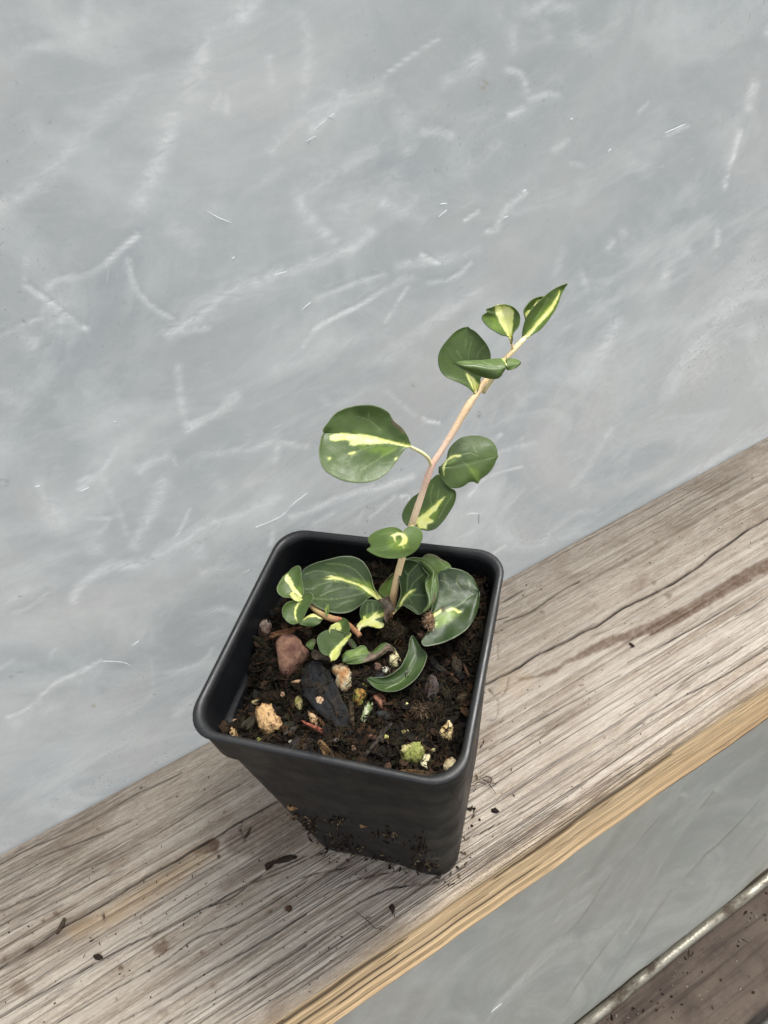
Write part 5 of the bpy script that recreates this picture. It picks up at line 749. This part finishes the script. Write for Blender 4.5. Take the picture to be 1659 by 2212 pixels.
leaf((150,1510), [(112,1425),(170,1350),(205,1290),(178,1200),(190,1090),(240,1010),(290,962),(380,955),(480,970),(560,1030),(605,1110),(630,1190)], (640,1240), [(190,1490),(215,1455),(270,1425),(350,1425),(430,1445),(520,1466),(590,1445),(612,1400),(575,1345),(600,1290)], [(250,1390),(360,1320),(500,1265)], 'D', .0840, (0, -.55, 1), .2,
     cream=[[(130,1500),(112,1425),(170,1350),(230,1310),(230,1260),(275,1235),(290,1300),(370,1255),(450,1180),(490,1165),(470,1220),(600,1180),(628,1200),(600,1250),(520,1275),(440,1310),(520,1350),(580,1370),(612,1410),(570,1462),(500,1465),(420,1440),(300,1415),(200,1450),(170,1500)]], lime=[[(230,1250),(480,1150),(640,1120),(620,1260),(300,1320)]],
     veins=[[(300,1250),(300,1130),(320,1020)],[(400,1220),(410,1100),(400,1000)],[(500,1150),(500,1060)]], rimv=.3, cup=.001, seed=20, soft=1.4, label='crumpled dark leaf with a branching cream base left of the stem foot')
leaf((655,1370), [(600,1285),(625,1180),(600,1080),(540,1005),(480,962),(560,930)], (695,885), [(668,1250),(700,1160),(790,1145),(800,1100),(745,1005)], [(650,1200),(650,1080),(650,980)], 'D', .0850, (-.2, -.6, 1), .1, deadall=.92, rimv=0, ripple=.0005, seed=21, label='withered brown leaf at the foot of the stem', NU=34, NV=13)
leaf((580,905), [(512,800),(560,700),(650,590),(740,512)], (795,478), [(680,905),(725,860),(770,750),(800,600)], [(640,800),(710,660)], 'D', (.004,), (-.1, -.6, 1), .45, limeall=.45, dead=[[(512,800),(560,695),(650,585),(740,508),(798,476),(760,520),(660,610),(580,700),(530,780)]], rimv=0, cup=.001, seed=22, label='small leaf with a pinkish edge behind the stem', NU=34, NV=13)
leaf((792,1190), [(850,1060),(890,950),(920,830),(910,700),(880,560),(865,400),(872,310),(920,250),(1000,230),(1100,240),(1190,265)], (1262,310), [(870,1110),(945,1040),(1050,1100),(1140,1160),(1210,1212),(1280,1210),(1345,1130),(1392,1060),(1402,980),(1382,850),(1356,700),(1362,610),(1415,525),(1350,445),(1300,370)], [(930,950),(1040,820),(1120,640),(1190,470)], 'D', .0842, (-.35, -.75, .75), .04,
     cream=[[(870,1080),(930,945),(1000,855),(1080,792),(1185,765),(1110,808),(1060,850),(1000,915),(940,1010),(880,1090)]], lime=[[(792,1190),(850,1060),(930,930),(1000,840),(1090,780),(1190,760),(1110,840),(1000,960),(900,1080)]],
     veins=[[(1020,800),(1045,520),(1150,380),(1220,300)],[(1045,520),(985,430)],[(1065,785),(1150,640),(1330,480)],[(1060,862),(1180,862),(1360,872)],[(1050,900),(1105,990)]], rimv=.6, cup=.0025, seed=23, label='dark cupped upright leaf just right of the stem foot')
leaf((600,475), [(680,458),(755,462),(785,430),(835,422),(890,440),(935,472),(990,500),(1022,548),(955,548),(900,565),(896,640),(906,700),(893,780),(870,850),(838,900),(800,938)], (765,946), [(680,486),(737,505),(755,535),(800,590),(826,630),(790,680),(790,740),(812,850),(798,900)], [(740,480),(820,520),(862,590),(852,700),(842,800),(818,880)], 'B', .0935, (-.1, -.18, 1), .36, dead=[[(757,460),(790,428),(835,422),(895,442),(930,470),(880,452),(840,435),(800,440)],[(860,800),(880,780),(875,840),(850,870)],[(900,470),(935,475),(960,500)]], veins=[[(900,480),(960,520)],[(860,620),(850,720)]], rimv=.35, cup=-.0010, ripple=.0005, seed=24, label='grey green leaf rolled under itself, curling between the cupped and the large round leaf')
leaf((825,990), [(850,900),(882,720),(885,580),(900,555),(960,548),(1050,552),(1130,575),(1200,620),(1245,690)], (1271,765), [(850,1030),(835,1085),(795,1150),(752,1205),(765,1245),(800,1254),(920,1230),(1020,1190),(1110,1140),(1180,1080),(1228,1000),(1260,920),(1274,840)], [(920,935),(1040,880),(1160,815)], 'B', .0862, (.12, -.30, 1), .05,
     cream=[[(838,980),(880,950),(930,923),(932,942),(870,985)],[(975,930),(1040,906),(1112,944),(1088,957),(1040,925),(985,942)],[(868,1065),(895,1045),(880,1080)]], lime=[[(860,990),(960,930),(1080,930),(1080,980),(1000,1040),(900,1090),(860,1070)]], dead=[[(920,905),(967,905),(952,946),(935,940)]],
     veins=[[(1040,905),(1120,860),(1190,800)],[(960,600),(958,650)],[(1090,610),(1070,680),(1110,740)],[(920,660),(980,680),(1000,740)],[(1000,740),(1060,760)],[(1170,660),(1190,720)]], rimv=.65, cup=.0012, droop=.0006, ripple=.0006, seed=25, label='largest dark round leaf lying over the right side of the pot')
leaf((262,440), [(300,492),(350,530),(430,555),(520,552),(600,520),(690,450),(750,370),(790,280),(797,215),(740,150),(702,85)], (668,54), [(300,425),(400,430),(480,402),(560,340),(595,275),(632,190),(645,110)], [(380,490),(500,475),(600,420),(680,330),(715,230)], 'G', .0832, (.05, -.22, 1), .10, veins=[[(430,530),(560,470),(660,370)],[(640,330),(690,220)]], rimv=.55, cup=.0015, seed=26, label='dark crescent shaped curled leaf lying in front of the stem')
leaf((42,290), [(35,240),(75,192),(150,172),(205,143),(250,150),(272,190),(300,198),(345,160),(400,122),(450,120),(498,158)], (518,190), [(90,306),(180,305),(280,285),(360,260),(420,215),(445,188),(480,185)], [(150,250),(260,230),(350,205),(440,150)], 'G', .0838, (0, -.4, 1), .38, dead=[[(285,198),(340,215),(400,180),(440,115),(500,155),(520,190),(440,195),(360,262),(280,288),(215,302),(250,255)]], lime=[[(60,200),(240,150),(270,200),(120,260)]], rimv=.55, cup=-.0006, ripple=.0004, seed=27, label='twisted leaf, green on the left and dried brown on the right')
leaf((855,1905), [(890,1860),(960,1885),(1050,1940),(1150,1965),(1230,1985)], (1252,2050), [(875,1985),(935,2035),(1000,2045),(1100,2078),(1200,2082)], [(960,1960),(1060,2005),(1160,2030)], 'C', .0815, (0, -.3, 1), .1, deadall=.95, rimv=.4, ripple=.0006, seed=28, label='crumpled brown dead leaf under the side shoot', NU=34, NV=13)
leaf((1515,1700), [(1560,1650),(1620,1700),(1652,1770)], (1662,1830), [(1530,1780),(1590,1815)], [(1570,1740),(1620,1790)], 'C', .0832, (0, -.3, 1), .3, dead=[[(1500,1680),(1560,1690),(1600,1760),(1560,1820),(1500,1780)]], rimv=.6, seed=29, NU=24, NV=9)
leaf((760,1780), [(790,1702),(860,1652),(925,1680)], (905,1780), [(800,1835),(865,1850)], [(820,1760),(870,1750)], 'C', .0812, (0, -.3, 1), .25, limeall=.3, dead=[[(860,1650),(930,1680),(900,1740)]], seed=30, NU=24, NV=9)
petiole('A', [(1500,670),(1580,720),(1640,770),(1700,800)], [14,20,24,20], flat_at(.0839), [YEL, (.50,.52,.18), (.42,.45,.14)])
petiole('D', [(760,1210),(800,1180),(850,1110),(930,1000)], [36,34,30,22], flat_at(.0846), [(.6,.42,.2), (.50,.50,.14), (.45,.5,.12)])
petiole('D', [(140,1600),(150,1540),(170,1460),(240,1400)], [46,44,46,40], flat_at(.0842), [(.5,.38,.16), YEL, YEL])
# ------------------------------------------------------------------ crumbs on the pot wall and on the plank
def front_wall_spot(px, py):
    n = -EY; best = None
    for it in range(3):
        z = .03 if best is None else best[2]; h_ = HB+(HT-HB)*z/ZC; best = hit(px, py, n*h_, n)
    return best
r = np.random.default_rng(50); spots = []
for _ in range(520):
    c_ = [((560, 545), 95, 14), ((740, 560), 60, 10), ((760, 640), 70, 18), ((800, 690), 90, 12), ((990, 625), 60, 12), ((1150, 690), 40, 22), ((1180, 780), 60, 14), ((960, 745), 90, 10), ((620, 590), 30, 16), ((1280, 740), 40, 14)][r.integers(10)]
    p = T('S', [(c_[0][0]+r.normal(0, c_[1]*.6), c_[0][1]+r.normal(0, c_[2]*(.6 if r.random() < .6 else 2.2)))])[0]
    P_ = front_wall_spot(*p)
    if abs(P_ @ EX) < .019+P_[2]*.08 and P_[2] > .001: spots.append(P_-EY*.0002)
scatter('stuck_soil', spots, None, [(.03, .018, .011), (.02, .013, .009), (.06, .035, .018), (.30, .21, .12), (.014, .010, .008), (.04,.02,.012)], MBITS, lambda r: (r.uniform(.0002, .0008), r.uniform(.00008, .00025), r.uniform(.00006, .0002)), seed=51, parent=POT)
def wall_rock(cx, cy, rx, ry, col, label, seed):
    p = T('S', [(cx, cy)])[0]; P_ = front_wall_spot(*p); o = rock('wood_crumb', 'S', ell(cx, cy, rx, ry, seed), col, MPUM, label, 'crumb', None, .8, seed, .2, 0, None, z=P_[2]); return o
wall_rock(532, 492, 28, 17, (.40, .24, .12), 'tan wood crumb stuck high on the left of the pot front', 61); wall_rock(880, 585, 19, 12, (.38, .24, .12), 'tan wood crumb stuck on the middle of the pot front', 62)
r = np.random.default_rng(90); spots = []
def ztop(x, y):
    i = int(np.clip((x+.20)/.62*899, 0, 899)); j = int(np.clip((y-YF)/(YB-YF)*299, 0, 299)); return float(TOPV[i, j, 2])
for k in range(520):
    x = r.uniform(-.16, .24); y = r.uniform(YF+.001, YB-.002)
    if r.random() < .35: x, y = r.normal(-.02, .035), r.normal(-.004, .022)
    if r.random() < .12: x, y = r.normal(-.075, .02), r.normal(.006, .012)
    if YF+.001 < y < YB-.001 and abs(x*EX[0]+y*EX[1]) + abs(x*EY[0]+y*EY[1]) > .03: spots.append(np.array([x, y, ztop(x, y)+.0001]))
scatter('board_crumbs', spots, 'specks of dark soil sprinkled over the weathered plank', [(.05, .032, .022), (.03, .02, .015), (.10, .065, .045)], MBITS, lambda r: (min(.0008, .00015+r.exponential(.00016)), r.uniform(.0001, .00028), r.uniform(.00008, .0002)), seed=91)
for c, pts, col, lab, th in [
    ('S', [(395,800),(400,775),(440,760),(490,735),(535,728),(550,742),(520,758),(470,770),(425,780),(408,805)], (.04, .026, .018), 'long dark bark sliver on the plank left of the pot', .0007),
    ('S', [(1505,508),(1525,498),(1545,512),(1540,524),(1515,522)], (.02, .014, .012), 'small black soil pellet right of the pot', .0007),
    ('S', [(1380,500),(1405,495),(1415,482),(1418,497),(1432,500),(1410,506),(1408,515)], (.025, .018, .014), 'small forked dark crumb right beside the pot', .0004),
    ('S', [(1003,985),(1020,970),(1035,985),(1032,1005),(1022,1022),(1015,1005)], (.035, .022, .016), 'dark curled crumb near the front edge of the plank', .0006),
    ('S', [(500,985),(520,975),(530,992),(515,1008),(498,1000)], (.10, .05, .03), 'reddish brown crumb on the plank at the lower middle', .0005),
    ('S', [(290,650),(310,640),(330,595),(322,600),(300,630)], (.07, .048, .032), 'narrow brown flake beside the dark stain on the plank', .0004),
    ('L', [(300,895),(320,855),(345,808),(355,815),(345,860),(318,893)], (.085, .06, .042), 'upright brown flake on the plank at the far left', .0004),
    ('K', [(905,1155),(920,1150),(938,1165),(930,1172)], (.05, .034, .026), 'small dark flake right of the pot by the brown stain', .0004),
    ('L', [(505,1015),(530,1005),(560,1020),(545,1035),(520,1038)], (.03, .02, .016), 'dark crumb on the plank at the lower left', .0006)]:
    chip('bark_crumb', c, pts, col, lab, 'crumb', th, (0, 0, 1), 0, 7, z=.0006)
def root_thing(c, lines, wd, col, label):
    V, F = [], []
    for pts in lines:
        P = np.array([hitz(*p, .0012) for p in smooth(T(c, pts), 18)]); P[:, 2] += .0006*np.sin(np.linspace(0, 3.1, len(P))); v, f = tube_mesh(P, px_r(P[0], tw(c, wd))*(1-.5*np.abs(np.linspace(-1, 1, len(P)))), 5); b = len(V); V += v; F += [tuple(i+b for i in q) for q in f]
    me = mesh('root_tangle', V, F); attr(me, 'mask', np.tile(col, (len(V), 1))); o = link('root_tangle', me, MBITS); tag(o, label, 'root')
root_thing('S', [[(1420,370),(1450,360),(1490,350),(1530,385)],[(1450,345),(1480,370),(1520,380),(1540,370)],[(1470,355),(1500,390),(1515,410),(1530,430)],[(1420,390),(1445,375),(1480,385)],[(1480,350),(1495,345),(1510,362),(1500,385)],[(1400,400),(1430,385)]], 5, (.11, .07, .05), 'brown tangle of dry roots on the plank right of the pot')
root_thing('R', [[(268,380),(285,395),(310,415),(335,440),(352,432),(370,432)],[(300,405),(320,400)]], 3.4, (.09, .06, .045), 'thin dry root lying on the plank below the pot')

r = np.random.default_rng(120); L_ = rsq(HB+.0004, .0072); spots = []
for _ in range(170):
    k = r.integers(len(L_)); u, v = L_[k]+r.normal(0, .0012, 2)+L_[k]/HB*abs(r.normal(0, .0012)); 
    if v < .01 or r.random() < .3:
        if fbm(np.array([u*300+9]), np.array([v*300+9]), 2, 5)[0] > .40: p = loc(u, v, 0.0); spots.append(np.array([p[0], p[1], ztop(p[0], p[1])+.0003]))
scatter('foot_shade_crumbs', spots, 'dark soil crumbs added round the foot of the pot as contact shade', [(.03, .02, .013), (.02, .014, .01), (.06, .038, .022), (.13, .085, .05)], MBITS, lambda r: (r.uniform(.0002, .0010), r.uniform(.0001, .0004), r.uniform(.0001, .0003)), seed=121)  # crumb ring added to darken the pot's foot like a contact shadow
r = np.random.default_rng(130); spots = [np.array([x, y, ZR-.0025]) for x, y in zip(r.uniform(ra[0]-.02, rb[0]+.05, 150), YR-.004-r.exponential(.03, 150))]
scatter('timber_crumbs', spots, 'soil crumbs and flakes lying on the dirty brown timber', [(.05, .035, .025), (.03, .022, .016), (.10, .075, .055), (.30, .27, .22)], MBITS, lambda r: (min(.003, .0004+r.exponential(.0006)), r.uniform(.0003, .0010), r.uniform(.0002, .0005)), seed=131)
